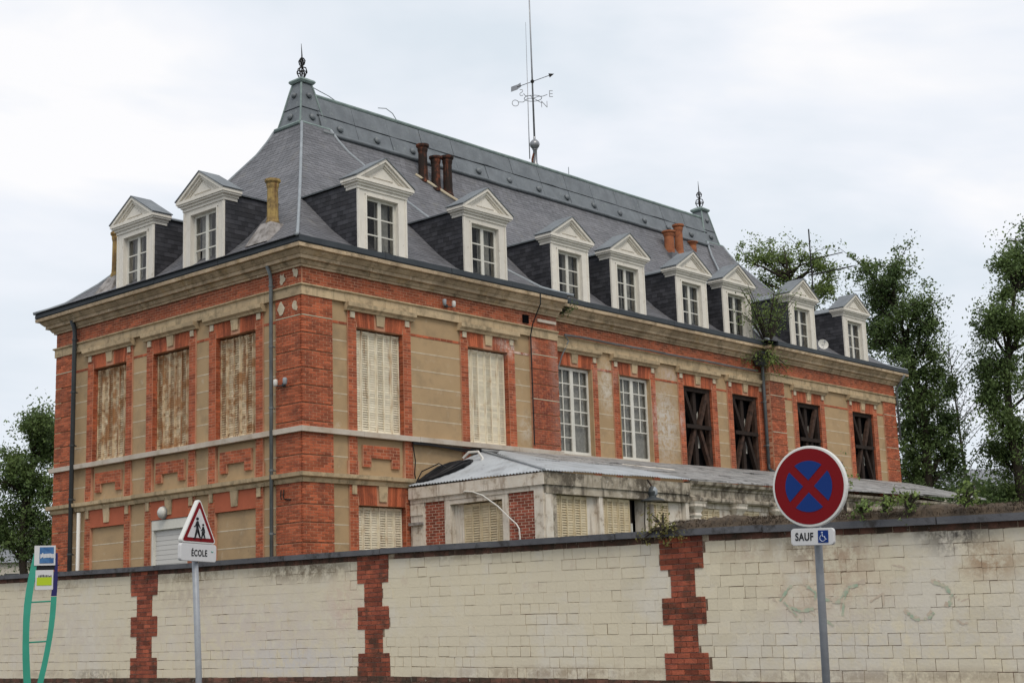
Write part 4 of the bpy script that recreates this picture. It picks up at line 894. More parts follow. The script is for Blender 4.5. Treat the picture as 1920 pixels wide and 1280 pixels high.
while u < S2:
    q = MB(); AF.box(q, u-.14, u+.14, -.25, .06, 0, 4.10); o = q.build('pilaster', 'old_paint', A)
    q = MB(); cp = [(.06, 4.10), (.09, 4.16), (.07, 4.22), (.11, 4.30), (.17, 4.38), (.17, 4.44), (.20, 4.499)]
    for (n0, z0), (n1, z1) in zip(cp[:-1], cp[1:]):
        e0, e1 = n0-.06, n1-.06; q.hexa([AF.P(u-.14-e0, -.1, z0), AF.P(u+.14+e0, -.1, z0), AF.P(u+.14+e0, n0, z0), AF.P(u-.14-e0, n0, z0), AF.P(u-.14-e1, -.1, z1), AF.P(u+.14+e1, -.1, z1), AF.P(u+.14+e1, n1, z1), AF.P(u-.14-e1, n1, z1)])
    q.build('capital', 'old_paint', o)
    if u+1.9 < S2:
        sh(AF, u+.70, .98, 1.5, 4.36, -.12, 4); abox(AF, u+1.21, u+1.76, -.18, -.08, 1, 4.36, 'old_paint', 'plain_panel')
    u += 1.9
# roof: hipped left end, corrugated nearest part, worn sheets beyond
top_l = Vector((5.95, -.03, 5.99)); cor = Vector((AX0-.12, AY-.14, 4.96)); wall_l = Vector((AX0-.12, -.05, 4.98))
def corr(p_eave0, p_eave1, p_top0, p_top1, name, m, pitch=.10, amp=.016, k_=3):
    """sheet whose corrugations run from eave to top"""
    p_eave0, p_eave1, p_top0, p_top1 = map(Vector, (p_eave0, p_eave1, p_top0, p_top1))
    n_ = max(2, int((p_eave1-p_eave0).length/pitch*4)); up_ = (p_eave1-p_eave0).cross(p_top0-p_eave0+(p_top1-p_eave1)).normalized()
    if up_.z < 0: up_ = -up_
    vs = []
    for i in range(n_+1):
        t = i/n_; o_ = up_*amp*math.sin(i*math.pi/2); a = p_eave0.lerp(p_eave1, t)+o_; b = p_top0.lerp(p_top1, t)+o_
        vs += [a, b, a-up_*.006]
    q = MB(); q.add(vs, [(3*i, 3*i+3, 3*i+4, 3*i+1) for i in range(n_)]+[(3*i, 3*i+2, 3*i+5, 3*i+3) for i in range(n_)]); q.build(name, m, A)
corr(cor, wall_l, cor, top_l, 'roof_sheet', 'corrugated', .10, .016)
e1 = Vector((9.05, AY-.14, 5.03)); t1 = Vector((9.6, -.03, 6.02))
# front slope of the hip: sheets in two rows
def lerp(a, b, t): return a.lerp(b, t)
FRN = lambda x, t: Vector((x, AY-.14+(4.20)*t, (4.97+(x-3.4)*.012)+(6.0-4.97)*t))
xs = [3.27, 4.3, 5.4, 6.5, 7.6, 8.95]
for i in range(5):
    x0, x1 = xs[i], xs[i+1]; dz = Vector((0, 0, .012*(i % 2)))
    lim = lambda x: min(1, max(0, (x-3.27)/(5.95-3.27)))
    m0, m1 = min(.55, lim(x0)), min(.55, lim(x1)); corr(FRN(x0, 0)+dz, FRN(x1, 0)+dz, FRN(x0, m0)+dz, FRN(x1, m1)+dz, 'roof_sheet', 'corrugated', .10, .015)
    if lim(x1) > .5: corr(FRN(x0, max(0, m0-.03)-.0)-dz*.5+Vector((0, 0, .02)), FRN(x1, .52)+Vector((0, 0, .02)), FRN(x0, lim(x0)), FRN(x1, lim(x1)), 'roof_sheet', 'old_roof' if i > 2 else 'corrugated', .12, .012)
q = MB(); q.tube([cor+Vector((0, 0, .02)), lerp(cor, top_l, .5)+Vector((0, 0, .03)), top_l+Vector((0, 0, .03))], .03, 6); q.build('hip_cover', 'lead', A)
x = 8.95
while x < 26.0:
    w = min(rnd.uniform(1.2, 1.9), 26.3-x); y = 0
    for t0, t1 in ((0, .36), (.34, .68), (.66, 1.0)):
        q = MB(); dz = rnd.uniform(.0, .03); sk = rnd.uniform(-.05, .05); ex = 2.9*t1 if x+w > 25 else 0; ex0 = 2.9*t0 if x+w > 25 else 0
        a, b, c, d = FRN(x, t0), FRN(x+w+.05, t0)+Vector((ex0, 0, 0)), FRN(x+w+.05, t1)+Vector((ex, 0, 0)), FRN(x, t1)
        oz = Vector((0, 0, .01+dz)); q.hexa([p-Vector((0, 0, .03)) for p in (a, b, c, d)]+[a+oz+Vector((0, sk, 0)), b+oz, c+oz*.4, d+oz*.4]); q.build('roof_panel', 'old_roof', A)
    x += w
# right end wall under the slanting edge
q = MB(); q.hexa([(26.2, AY+.05, 0), (26.5, AY+.05, 0), (29.1, -.1, 0), (28.8, -.1, 0), (26.2, AY+.05, 4.9), (26.5, AY+.05, 4.9), (29.1, -.1, 5.9), (28.8, -.1, 5.9)]); q.build('end_wall', 'grimy_paint', A)
q = MB(); q.tube([FM.P(9.2, .06, 6.02), FM.P(12, .06, 6.04), FM.P(20, .06, 6.04)], .05, 6); q.tube([(5.9, -.06, 6.02), (9.2, -.07, 6.0)], .045, 6); q.build('roof_flashing', 'old_roof', A)
q = MB(); q.tube([(6.6, -.15, 6.02), (7.0, -.5, 5.9), (7.6, -.75, 5.86), (8.6, -1.0, 5.85), (9.9, -1.7, 5.70), (11.2, -2.3, 5.58)], .035, 6); q.build('loose_batten', 'old_paint', A)

T = thing('cable_bundle', 'heap of coiled black cables lying on the left slope of the annex roof', 'cables', (3.6, -1.2, 5.2))
q = MB(); rc = random.Random(5)
def onl(y, f):           # a point on the left slope: f 0 eave .. 1 top
    e = cor.lerp(wall_l, (y-cor.y)/(wall_l.y-cor.y)); return e.lerp(top_l, f)
for k in range(34):
    off = rc.uniform(-.10, .10); lft = rc.uniform(0, .16); pts = []
    for i in range(15):
        t = 2*math.pi*i/14; a = .5-.5*math.cos(t); s = math.sin(t)*rc.uniform(.8, 1.1)
        f = .06+a*.56; p = onl(-.35+(-2.1)*a*.55+s*.14+off, min(.95, f)); pts.append(p+Vector((0, s*.14, .03+lft*math.sin(math.pi*a)+rc.uniform(0, .02))))
    q.tube(pts, .020, 5)
q.build('cable_coil', 'cable_black', T)
q = MB(); p0 = onl(-1.35, .62); q.tube([p0+Vector((-.05, .15, .12)), p0+Vector((0, .0, .25)), p0+Vector((.08, -.25, .25)), p0+Vector((.08, -.40, .06)), p0+Vector((.0, -.42, -.04))], .035, 6); q.build('white_hose', 'pvc_white', T)
q = MB(); q.tube([onl(-.2, .05)+Vector((0, .0, .03)), onl(-.2, .15)+Vector((0, .05, .22)), onl(-.6, .25)+Vector((0, 0, .30)), onl(-.9, .3)+Vector((0, 0, .12))], .016, 5); q.build('loose_loop', 'cable_black', T)
T = thing('white_hose', 'thin white hose hanging down the left wall of the annex across its window', 'hose', AL.P(1.8, .05, 4.2))
q = MB(); q.tube([AL.P(u_(y), n_, z) for y, z, n_ in ((-1.9, 4.70, .11), (-2.2, 4.66, .13), (-2.5, 4.56, .13), (-2.95, 4.28, .12), (-3.25, 4.02, .1), (-3.48, 3.83, .08), (-3.55, 3.72, .07), (-3.58, 3.3, .07), (-3.62, 2.9, .07))], .018, 6); q.build('hose', 'pvc_white', T)
T = thing('annex_lamp', 'dark metal lantern hanging under the annex fascia over the third window', 'lamp', AF.P(3.78, .2, 4.75))
q = MB(); c = AF.P(3.78, .22, 4.42); q.lathe(c, [(.30, 0), (.28, .03), (.10, .09), (.09, .12), (.11, .22), (.06, .34), (.02, .36)], 16); q.build('shade', 'dark_pipe', T)
q = MB(); q.lathe(AF.P(3.80, .24, 4.52), [(.02, 0), (.09, .04), (.10, .16), (.05, .24)], 12); q.build('reflector', 'lead', T, smooth=True); q = MB(); q.tube([AF.P(3.78, .2, 4.78), AF.P(3.74, .12, 4.95)], .02, 6); q.tube([AF.P(3.62, .1, 4.44), AF.P(3.60, .08, 3.9), AF.P(3.66, .06, 3.3)], .015, 5); q.build('bracket', 'terracotta', T)
T = thing('cream_pipe', 'cream plastic pipe with an orange collar standing before the third annex window', 'pipe', AF.P(3.92, .08, 2.6))
q = MB(); q.tube([AF.P(3.88, .09, 4.36), AF.P(3.93, .09, 3.7), AF.P(4.0, .09, 2.5)], .055, 10); q.build('pipe_run', 'sill_stone', T, smooth=True); q = MB(); q.tube([AF.P(3.93, .09, 3.70), AF.P(3.94, .09, 3.62)], .07, 10); q.build('collar', 'orange_pvc', T)

# ------------------------------------------------------------------ garden wall along the pavement
def pw(tab, y):
    tab = sorted(tab)
    if y <= tab[0][0]: return tab[0][1]
    for (a, b), (c, d) in zip(tab[:-1], tab[1:]):
        if y <= c: return b+(d-b)*(y-a)/(c-a)
    return tab[-1][1]
BASE = [(8, .86), (-2, .86), (-8.2, .88), (-14.2, .81), (-19, .75), (-34, .6)]
TOPC = [(8, 3.02), (3.3, 2.97), (-2, 2.90), (-8.2, 2.85), (-14.2, 2.77), (-19, 2.645), (-34, 2.4)]
WX = -5.5; YA, YB = 8.0, -32.0
G = thing('garden_wall', 'long cream-painted masonry boundary wall with red brick piers and dark coping along the pavement', 'wall', (WX, -8, 0))
FW = Face((WX, 0), (0, -1), (-1, 0))     # u = -Y
base = lambda u: pw(BASE, -u); topc = lambda u: pw(TOPC, -u)
def wz(u, s): return base(u)+(topc(u)-.165-base(u))*s/12.0       # 12 courses under the brick course of the coping
body = MB()
for a, b in cut(-YA, -YB, 1.0):
    p = [FW.P(a, 0, .0), FW.P(b, 0, .0), FW.P(b, -.34, 0), FW.P(a, -.34, 0)]; ta, tb = topc(a)-.08, topc(b)-.08
    body.hexa([FW.P(a, 0, 0), FW.P(b, 0, 0), FW.P(b, -.34, 0), FW.P(a, -.34, 0), FW.P(a, 0, ta), FW.P(b, 0, tb), FW.P(b, -.34, tb), FW.P(a, -.34, ta)])
body.build('wall_body', 'wall_joint', G)
piers = [(1.54, 2.38, 1.73, 2.21), (7.84, 8.56, 8.0, 8.41), (13.84, 14.54, 14.0, 14.39)]
BLK = unit_block('block', 'cream_paint'); PBR = unit_block('brick', 'pillar_brick')
cand = []; wr = random.Random(11)
for s in range(12):
    u = -YA-.3+wr.uniform(0, .2)
    toothwide = (lambda s: ((s*5+2)//12) % 2 == 0)(s)
    fld = lambda u, s: math.sin(u*.9+s*.7)+math.sin(u*2.3-s*1.1)*.7+math.sin(u*.37+2)*.6
    while u < -YB:
        w = wr.uniform(.15, .24) if wr.random() < .72 else wr.uniform(.25, .38)
        a, b = u, u+w; u += w
        pieces = [(a, b)]
        for (o0, o1, i0, i1) in piers:
            lv = [0, 2.4, 4.8, 7.2, 9.6, 12]; wide = [1, 0, 1, 0, 1][min(4, int((s+.5)/2.4))]
            q0, q1 = (o0, o1) if wide else (i0, i1); nx = []
            for c, d in pieces:
                if d <= q0 or c >= q1: nx.append((c, d)); continue
                if c < q0: nx.append((c, q0))
                if d > q1: nx.append((q1, d))
            pieces = nx
        for c, d in pieces:
            if d-c > .05: cand.append((s, c, d, wr.uniform(-.001, .001) if wr.random() < .75 else wr.uniform(-.002, .004), wr.uniform(-.004, .004), wr.uniform(-.003, .003), (wr.uniform(.004, .010) if wr.random() < (.72 if s < 3 else .42 if s in (3, 10, 11) else (.35 if fld(c, s) > .6 else .06)) else wr.choice((0, 0, .001, .002)))))
vis = sorted([c for c in cand if c[1] < 19.2], key=lambda c: -c[1])
objset = set(id(c) for c in vis[:298]); blocks = MB()
for c in cand:
    s, a, b, pr, t1_, t2_, g = c; z0, z1 = wz((a+b)/2, s), wz((a+b)/2, s+1)
    th = .006+pr
    if id(c) in objset:
        put(BLK, 'block', G, FW.P((a+b)/2, th-.02, (z0+z1)/2), (b-a-g, .04, z1-z0-g), -math.pi/2, (t1_*.3, t2_*3))
    else:
        sl = [wr.uniform(0, .003) for _ in range(4)]; za, zb, zc, zd = wz(a, s), wz(b, s), wz(b, s+1), wz(a, s+1); h = g/2; k = .0004+g*.45
        jq = lambda: wr.uniform(-.0035, .0035)*(g > .004)
        q4 = [(a+h+jq(), za+h+jq()), (b-h+jq(), zb+h+jq()), (b-h+jq(), zc-h+jq()), (a+h+jq(), zd-h+jq())]
        fr = [FW.P(x_, th-.004, z_) for x_, z_ in q4]
        f2 = [FW.P(x_+k*sx, th+sl[i_], z_+k*sz) for i_, ((x_, z_), (sx, sz)) in enumerate(zip(q4, ((1, 1), (-1, 1), (-1, -1), (1, -1))))]
        f0 = [FW.P(a+h+k, th+sl[0], za+h+k), FW.P(b-h-k, th+sl[1], zb+h+k), FW.P(b-h-k, th+sl[2], zc-h-k), FW.P(a+h+k, th+sl[3], zd-h-k)]
        bk = [FW.P(a+h, -.01, za+h), FW.P(b-h, -.01, zb+h), FW.P(b-h, -.01, zc-h), FW.P(a+h, -.01, zd-h)]
        blocks.add(bk+fr+f2, [(8, 9, 10, 11)]+[(i, (i+1) % 4, 4+(i+1) % 4, 4+i) for i in range(4)]+[(4+i, 4+(i+1) % 4, 8+(i+1) % 4, 8+i) for i in range(4)])
blocks.build('block_courses', 'cream_paint', G, kind='stuff')
pm = MB()
for (o0, o1, i0, i1) in piers:
    nb = 27
    for r in range(28):
        s0, s1 = r*12/25, (r+1)*12/25
        if s0 >= 12.9: break
        wide = [1, 0, 1, 0, 1, 1][min(5, int((s0+.1)/2.4))]; a, b = (o0, o1) if wide else (i0, i1)
        um = (a+b)/2; z0, z1 = wz(um, s0), wz(um, s1); z1 = min(z1, topc(um)-.09)
        if z1-z0 < .02: continue
        FW.box(pm, a-.004, b+.004, -.02, .004, z0, z1)
        bw = .21; n_ = max(1, round((b-a)/bw)); off = .105 if r % 2 else 0; u = a-off
        while u < b-.03:
            c, d = max(u, a), min(u+bw, b)
            if d-c > .05: put(PBR, 'brick', G, FW.P((c+d)/2, -.006+wr.uniform(-.003, .003), (z0+z1)/2), (d-c-.009, .05, z1-z0-.011), -math.pi/2, (0, wr.uniform(-.012, .012)))
            u += bw
pm.build('pier_mortar', 'pillar_mortar', G)
cb, pb = MB(), MB()
for a, b in cut(-YA, -YB, .22):
    mdl = (a+b)/2; z1 = topc(mdl)-.085; z0 = wz(mdl, 12)
    if not any(o0-.05 < mdl < o1+.05 for o0, o1, *_ in piers): FW.box(cb, a+.005, b-.005, -.02, .006, z0+.006, z1-.002)
    for k in range(12):
        zz1 = base(mdl)-k*.072; off = .11*(k % 2)
        FW.box(pb, a+.005+off, b-.005+off, -.02, .012+.03*(k > 0), zz1-.067, zz1-.004)
cb.build('top_brick_course', 'plinth_brick', G, kind='stuff'); pb.build('plinth_bricks', 'plinth_brick', G, kind='stuff')
for a, b in cut(-YA, -YB, 2.35):
    q = MB(); ta, tb = topc(a), topc(b); dz = wr.uniform(-.008, .008); n1 = .11+wr.uniform(-.01, .01)
    q.hexa([FW.P(a+.008, n1, ta-.085+dz), FW.P(b-.008, n1, tb-.085+dz), FW.P(b-.008, -.42, tb-.085+dz), FW.P(a+.008, -.42, ta-.085+dz), FW.P(a+.008, n1, ta+dz), FW.P(b-.008, n1, tb+dz), FW.P(b-.008, -.42, tb+.02+dz), FW.P(a+.008, -.42, ta+.02+dz)]); q.build('coping_stone', 'coping', G)
# soil bank lodged on the coping
q = MB(); n_ = 330; vs = []; ss = random.Random(4); cols_ = 9
for i in range(n_+1):
    u = 13.95+(-YB-13.95)*i/n_; hh = min(1, i/5)*(.115+.03*math.sin(i*.11)+.018*math.sin(i*.37+1)+ss.uniform(-.012, .02))
    for j in range(cols_):
        t = j/(cols_-1); n0 = .085-.46*t; pz = max(0, math.sin(math.pi*t))**.38; vs.append(FW.P(u, n0+ss.uniform(-.012, .012), topc(u)-.012+hh*pz*ss.uniform(.85, 1.12)))
q.add(vs, [(i*cols_+j, (i+1)*cols_+j, (i+1)*cols_+j+1, i*cols_+j+1) for i in range(n_) for j in range(cols_-1)]); q.build('soil_bank', 'soil', G, kind='stuff')
q = MB()
for i in range(9000):          # dry moss and rootlets
    u = ss.uniform(13.98, 20.5); n0 = ss.uniform(-.3, .075); z = topc(u)+.02+.10*(1-((n0+.11)/.2)**2 if n0 > -.11 else 1); a = ss.uniform(0, 6.28); l_ = ss.uniform(.015, .05)
    p = Vector(FW.P(u, n0, z-.02)); d = Vector((math.cos(a)*l_*.6, math.sin(a)*l_*.6, l_)); w_ = Vector((-math.sin(a), math.cos(a), 0))*.006
    q.add([p-w_, p+w_, p+d], [(0, 1, 2)])
q.build('dry_moss', 'soil', G, kind='stuff')
# worn graffiti and peeled paint: thin flakes lying on the blocks
def stroke(pts, w, m, name):
    b = MB(); seq = []; gs = random.Random(int(abs(pts[0][0])*1000))
    fine = []
    for (u0, z0), (u1, z1) in zip(pts[:-1], pts[1:]):
        for k in range(6): t = k/6; fine.append((u0+(u1-u0)*t, z0+(z1-z0)*t))
    i = 0
    while i < len(fine)-2:
        ln = gs.randint(2, 7)
        if gs.random() < .6:
            seg = fine[i:i+ln]
            for (a, b_) in zip(seg[:-1], seg[1:]):
                d = Vector((b_[0]-a[0], b_[1]-a[1])); 
                if d.length < 1e-5: continue
                e2 = Vector((-d.y, d.x)).normalized()*w*gs.uniform(.12, .5); dn_ = gs.uniform(.0085, .0105) if m == 'peeled' else gs.uniform(.0108, .0130)
                b.add([FW.P(a[0]-e2.x, dn_, a[1]-e2.y), FW.P(b_[0]-e2.x, dn_, b_[1]-e2.y), FW.P(b_[0]+e2.x, dn_, b_[1]+e2.y), FW.P(a[0]+e2.x, dn_, a[1]+e2.y)], [(0, 1, 2, 3)])
        i += max(1, ln-1)
    if b.v: b.build(name, m, G)

for k, (pts, w) in enumerate((([(15.65, 1.79), (15.8, 1.96), (16.03, 1.97), (16.17, 1.87), (16.12, 1.68), (15.93, 1.65), (15.78, 1.72)], .05), ([(16.24, 1.8), (16.46, 1.74), (16.62, 1.92), (16.88, 1.96), (16.97, 1.87)], .05), ([(16.62, 1.9), (16.54, 1.75), (16.51, 1.55)], .04),
        ([(17.73, 1.93), (17.88, 1.88), (17.94, 1.76), (17.88, 1.60)], .055), ([(17.36, 1.61), (17.46, 1.51), (17.63, 1.52), (17.72, 1.60)], .05), ([(15.7, 1.78), (15.86, 1.62), (15.95, 1.5)], .035), ([(16.2, 1.66), (16.3, 1.52), (16.42, 1.44)], .04))):
    stroke([(u-.02, z+.015) for u, z in pts], w*1.3, 'peeled', 'peeled_paint'); stroke([(u+.012, z-.006) for u, z in pts], w, 'green_graffiti', 'graffiti_stroke')
for k in range(9):
    u0, z0 = 15.1+wr.random()*3.6, 1.45+wr.random()*.75; stroke([(u0, z0), (u0+wr.uniform(.05, .2), z0+wr.uniform(-.12, .12)), (u0+wr.uniform(.1, .3), z0+wr.uniform(-.2, .1))], .035, 'peeled', 'peeled_paint')

# ------------------------------------------------------------------ signs
def rrect(w, h, r, k=6):
    P_ = []
    for cx, cy, a0 in ((w/2-r, h/2-r, 0), (-w/2+r, h/2-r, 90), (-w/2+r, -h/2+r, 180), (w/2-r, -h/2+r, 270)):
        for i in range(k+1): a = R(a0+90*i/k); P_.append((cx+r*math.cos(a), cy+r*math.sin(a)))
    return P_
def plate(M4, poly, z0, z1, name, m, parent, smooth=False):
    b = MB(); n_ = M4.to_3x3() @ Vector((0, 0, 1)); b.prism([M4 @ Vector((x, y, z0)) for x, y in poly], n_*(z1-z0)); return b.build(name, m, parent)
def ngon(r, k=48, sx=1): return [(r*math.cos(2*math.pi*i/k)*sx, r*math.sin(2*math.pi*i/k)) for i in range(k)]
def rimmed(M4, poly, inner, depth, name, m, parent):
    """pressed sheet: outline with a rounded edge, turned back"""
    b = MB(); n = len(poly); lv = [(1.0, -depth), (1.0, -.006), (.985, 0.0), (inner, .001)]
    vs = []
    for s_, z in lv: vs += [M4 @ Vector((x*s_, y*s_, z)) for x, y in poly]
    fs = [(i*n+k, i*n+(k+1) % n, (i+1)*n+(k+1) % n, (i+1)*n+k) for i in range(len(lv)-1) for k in range(n)]+[tuple((len(lv)-1)*n+k for k in range(n)), tuple(reversed(range(n)))]
    b.add(vs, fs); return b.build(name, m, parent)
# no stopping sign
sc_ = Vector((-11.32, -19.58, 2.61)); 
S = thing('no_stopping_sign', 'round red and blue no stopping sign with SAUF wheelchair plate on leaning grey post', 'road sign', (-10.93, -19.37, 0))
nrm = Vector((math.sin(R(266)), math.cos(R(266)), 0)); rgt = Vector((0, 0, 1)).cross(nrm)       # right as read by the viewer
tilt = R(-2.2); upv = Vector((0, 0, 1))*math.cos(tilt)-rgt*math.sin(tilt)*(-1)
rgt_ = rgt*math.cos(tilt)+Vector((0, 0, 1))*math.sin(tilt)
M4 = basis(sc_, rgt_, upv)
rimmed(M4, ngon(.325, 64), .955, .035, 'disc', 'sign_edge', S)
plate(M4, ngon(.303, 64), .001, .004, 'red_field', 'sign_red', S)
quads = MB(); ri = .205; hwid = .034
for q_ in range(4):
    a0 = R(90*q_); pts = []
    d0 = Vector((math.cos(a0), math.sin(a0))); off = hwid*math.sqrt(2)
    pts.append(d0*off)
    th = math.asin(hwid/ri); a1, a2 = a0-R(45)+th, a0+R(45)-th
    for i in range(13): a = a1+(a2-a1)*i/12; pts.append(Vector((ri*math.cos(a), ri*math.sin(a))))
    quads.prism([M4 @ Vector((p.x, p.y, .004)) for p in pts], (M4.to_3x3() @ Vector((0, 0, 1)))*.003)
quads.build('blue_quadrants', 'sign_blue', S)
pc = M4 @ Vector((.012, -.400, 0)); M5 = basis(pc, rgt_, upv)
rimmed(M5, rrect(.375, .135, .03), .93, .03, 'plate', 'sign_white', S)
text_mesh('SAUF', .086, basis(M5 @ Vector((-.067, -.002, .003)), rgt_, upv) @ Matrix.Diagonal((.74, 1, 1, 1)), 'sauf_lettering', 'print_black', S, .001, 1.12, .0022)
Mb = basis(M5 @ Vector((.098, 0, .002)), rgt_, upv); plate(Mb, rrect(.088, .098, .004), 0, .003, 'wheelchair_panel', 'sign_blue', S)
b = MB(); nf_ = lambda x, y: Mb @ Vector((x, y, .005))
b.tube([nf_(-.008, .036), nf_(-.008, .028)], .007, 8); b.tube([nf_(-.008, .026), nf_(-.004, .0), nf_(.012, -.001), nf_(.022, -.024), nf_(.032, -.020)], .0032, 6)
b.tube([nf_(-.004+.024*math.cos(R(a)), -.014+.024*math.sin(R(a))) for a in range(110, 350, 20)], .003, 6); b.build('wheelchair_symbol', 'symbol_white', S)
pt_ = M4 @ Vector((.02, .25, -.055)); foot = Vector((-10.93, -19.37, 0.1)); dirv = (foot-pt_)
b = MB(); b.tube([pt_, pt_+dirv*.3, foot], .032, 14); post = b.build('post', 'galvanised', S, smooth=True)
b = MB()
for yy in (.12, -.12, -.40): c = M4 @ Vector((.015, yy, -.035)); b.hexa([M4 @ Vector((x, y, z)) for z in (-.05, -.03) for x, y in ((-.06, yy-.02), (.08, yy-.02), (.08, yy+.02), (-.06, yy+.02))])
b.build('clamp', 'galvanised', S)
# school sign
ec = Vector((-12.71, -13.41, 2.66)); E_ = thing('school_sign', 'triangular red and white children crossing sign over an ÉCOLE plate on a grey post', 'road sign', (-12.66, -13.36, 0))
nrm = Vector((math.sin(R(168)), math.cos(R(168)), 0)); rgt = Vector((0, 0, 1)).cross(nrm); tl = R(-1.2)
M6 = basis(ec+Vector((0, 0, .0)), rgt*math.cos(tl)+Vector((0, 0, 1))*math.sin(tl), Vector((0, 0, 1)))
def rtri(side, r, k=5):
    h = side*math.sqrt(3)/2; V_ = [(-side/2, -h/3), (side/2, -h/3), (0, 2*h/3)]; P_ = []
    for i, (x, y) in enumerate(V_):
        d = math.hypot(x, y); cx, cy = x*(1-2*r/d), y*(1-2*r/d); a0 = math.atan2(y, x)
        for j in range(k+1): a = a0-R(60)+R(120)*j/k; P_.append((cx+r*math.cos(a), cy+r*math.sin(a)))
    return P_
rimmed(M6, rtri(.535, .028), .955, .045, 'triangle', 'sign_edge', E_); plate(M6, rtri(.475, .014), .001, .004, 'red_border', 'sign_red', E_); plate(M6, rtri(.345, .006), .004, .007, 'white_field', 'sign_white', E_)
b = MB()
def fig(x, y, s, skirt, arm):
    def L(pts, w): b.tube([M6 @ Vector((x+px*s, y+py*s, .009)) for px, py in pts], [q_*s for q_ in w], 6)
    b.tube([M6 @ Vector((x, y+s*(.97+dy), .009)) for dy in (-.07, -.04, .0, .05, .08)], [.02*s, .07*s, .085*s, .07*s, .02*s], 8)
    L([(0, .86), (.01, .80), (.0, .62), (.0, .48)], [.04, .085, .07, .075])
    if skirt: L([(0, .62), (-.0, .38)], [.06, .16])
    L([(0, .48), (-.07, .26), (-.16, 0), (-.24, -.01)], [.075, .06, .045, .02]); L([(.01, .48), (.11, .28), (.20, .08), (.27, .05)], [.075, .06, .045, .02])
    L([(-.03, .80), (-.12, .62), (-.24, .56)], [.045, .035, .02]); L([(.03, .80), (.13, .66), arm], [.045, .035, .02])
fig(-.035, -.105, .20, False, (.24, .50)); fig(.052, -.108, .145, True, (.2, .45)); b.build('walking_children', 'print_black', E_)
pe = M6 @ Vector((.006, -.245, .0)); M7 = basis(pe, rgt*math.cos(tl)+Vector((0, 0, 1))*math.sin(tl), Vector((0, 0, 1)))
rimmed(M7, rrect(.53, .175, .03), .94, .035, 'plate', 'sign_white', E_)
text_mesh('ÉCOLE', .088, basis(M7 @ Vector((.005, -.008, .003)), rgt) @ Matrix.Diagonal((.80, 1, 1, 1)), 'ecole_lettering', 'print_black', E_, .001, 1.15, .0022)
b = MB(); b.tube([M7 @ Vector((.18, .02, .003)), M7 @ Vector((.195, .012, .003)), M7 @ Vector((.212, .018, .003))], .004, 5); b.build('green_tag', 'teal', E_)
b = MB(); b.tube([M6 @ Vector((.0, .15, -.075)), (-12.67, -13.37, 1.2), (-12.665, -13.36, .1)], .0315, 14); b.build('post', 'galvanised', E_, smooth=True)
b = MB()
for yy in (.05, -.10, -.245): b.hexa([M6 @ Vector((x, y, z)) for z in (-.07, -.04) for x, y in ((-.06, yy-.015), (.06, yy-.015), (.06, yy+.015), (-.06, yy+.015))])
b.build('clamp', 'galvanised', E_)

# ------------------------------------------------------------------ bus stop
B = thing('bus_stop', 'green bus stop marker of two curved posts with a blue and a lime panel', 'bus stop', (-13.55, -11.75, 0))
vd = Vector((math.cos(YAW-R(17.5)), -math.sin(YAW-R(17.5)), 0))     # across the view
def bp(u, z, n_=0): return Vector((-13.585, -11.93, 0))+vd*u+Vector((0, 0, z))+Vector((-vd.y, vd.x, 0))*(-n_)*-1
PXM = 2761.77/15.0
def bz(y): return 2.55-(y-1022)/PXM
def blade(pts, m, name, w=.058, th=.05):
    b = MB(); rings = []
    for (x, y, ww) in pts:
        u = (x-78)/PXM; z = bz(y); rings.append([bp(u-ww/2, z, -th/2), bp(u+ww/2, z, -th/2), bp(u+ww/2, z, th/2), bp(u-ww/2, z, th/2)])
    for r0, r1_ in zip(rings[:-1], rings[1:]): b.hexa(r0+r1_)
    return b.build(name, m, B)
def curve3(P0, n=14):
    out = []
    for i in range(n+1):
        t = i/n*(len(P0)-1); k = min(int(t), len(P0)-2); f = t-k
        p0, p1, p2, p3 = P0[max(k-1, 0)], P0[k], P0[k+1], P0[min(k+2, len(P0)-1)]
        out.append(tuple(.5*((2*p1[j])+(-p0[j]+p2[j])*f+(2*p0[j]-5*p1[j]+4*p2[j]-p3[j])*f*f+(-p0[j]+3*p1[j]-3*p2[j]+p3[j])*f**3) for j in range(3)))
    return out
blade(curve3([(69.5, 1035, .042), (63, 1080, .068), (57, 1130, .070), (55.5, 1180, .062), (57, 1230, .068), (62, 1290, .072), (74, 1380, .08), (84, 1500, .09)]), 'teal', 'left_post')
blade(curve3([(103.5, 1116, .056), (102, 1150, .056), (98, 1190, .054), (90, 1240, .056), (80, 1290, .06), (76, 1340, .06), (80, 1420, .07), (84, 1500, .09)]), 'teal', 'right_post')
blade(curve3([(106, 1035, .028), (106.5, 1060, .028), (105, 1090, .048), (103.5, 1115, .056)]), 'navy', 'navy_post_top')
def panel(x0, x1, y0, y1, n0, n1, m, name):
    b = MB(); us = [(x-78)/PXM for x in (x0, x1)]; za, zb = bz(y1), bz(y0)
    b.hexa([bp(us[0], za, n0), bp(us[1], za, n0), bp(us[1], za, n1), bp(us[0], za, n1), bp(us[0], zb, n0), bp(us[1], zb, n0), bp(us[1], zb, n1), bp(us[0], zb, n1)]); return b.build(name, m, B)
sgn = -1
panel(66.5, 104.5, 1021, 1058, -.02*sgn, .035*sgn, 'sign_white', 'top_panel'); panel(76, 101.5, 1024, 1054, .036*sgn, .039*sgn, 'poster_blue', 'poster')
b = MB(); pr_ = random.Random(2)
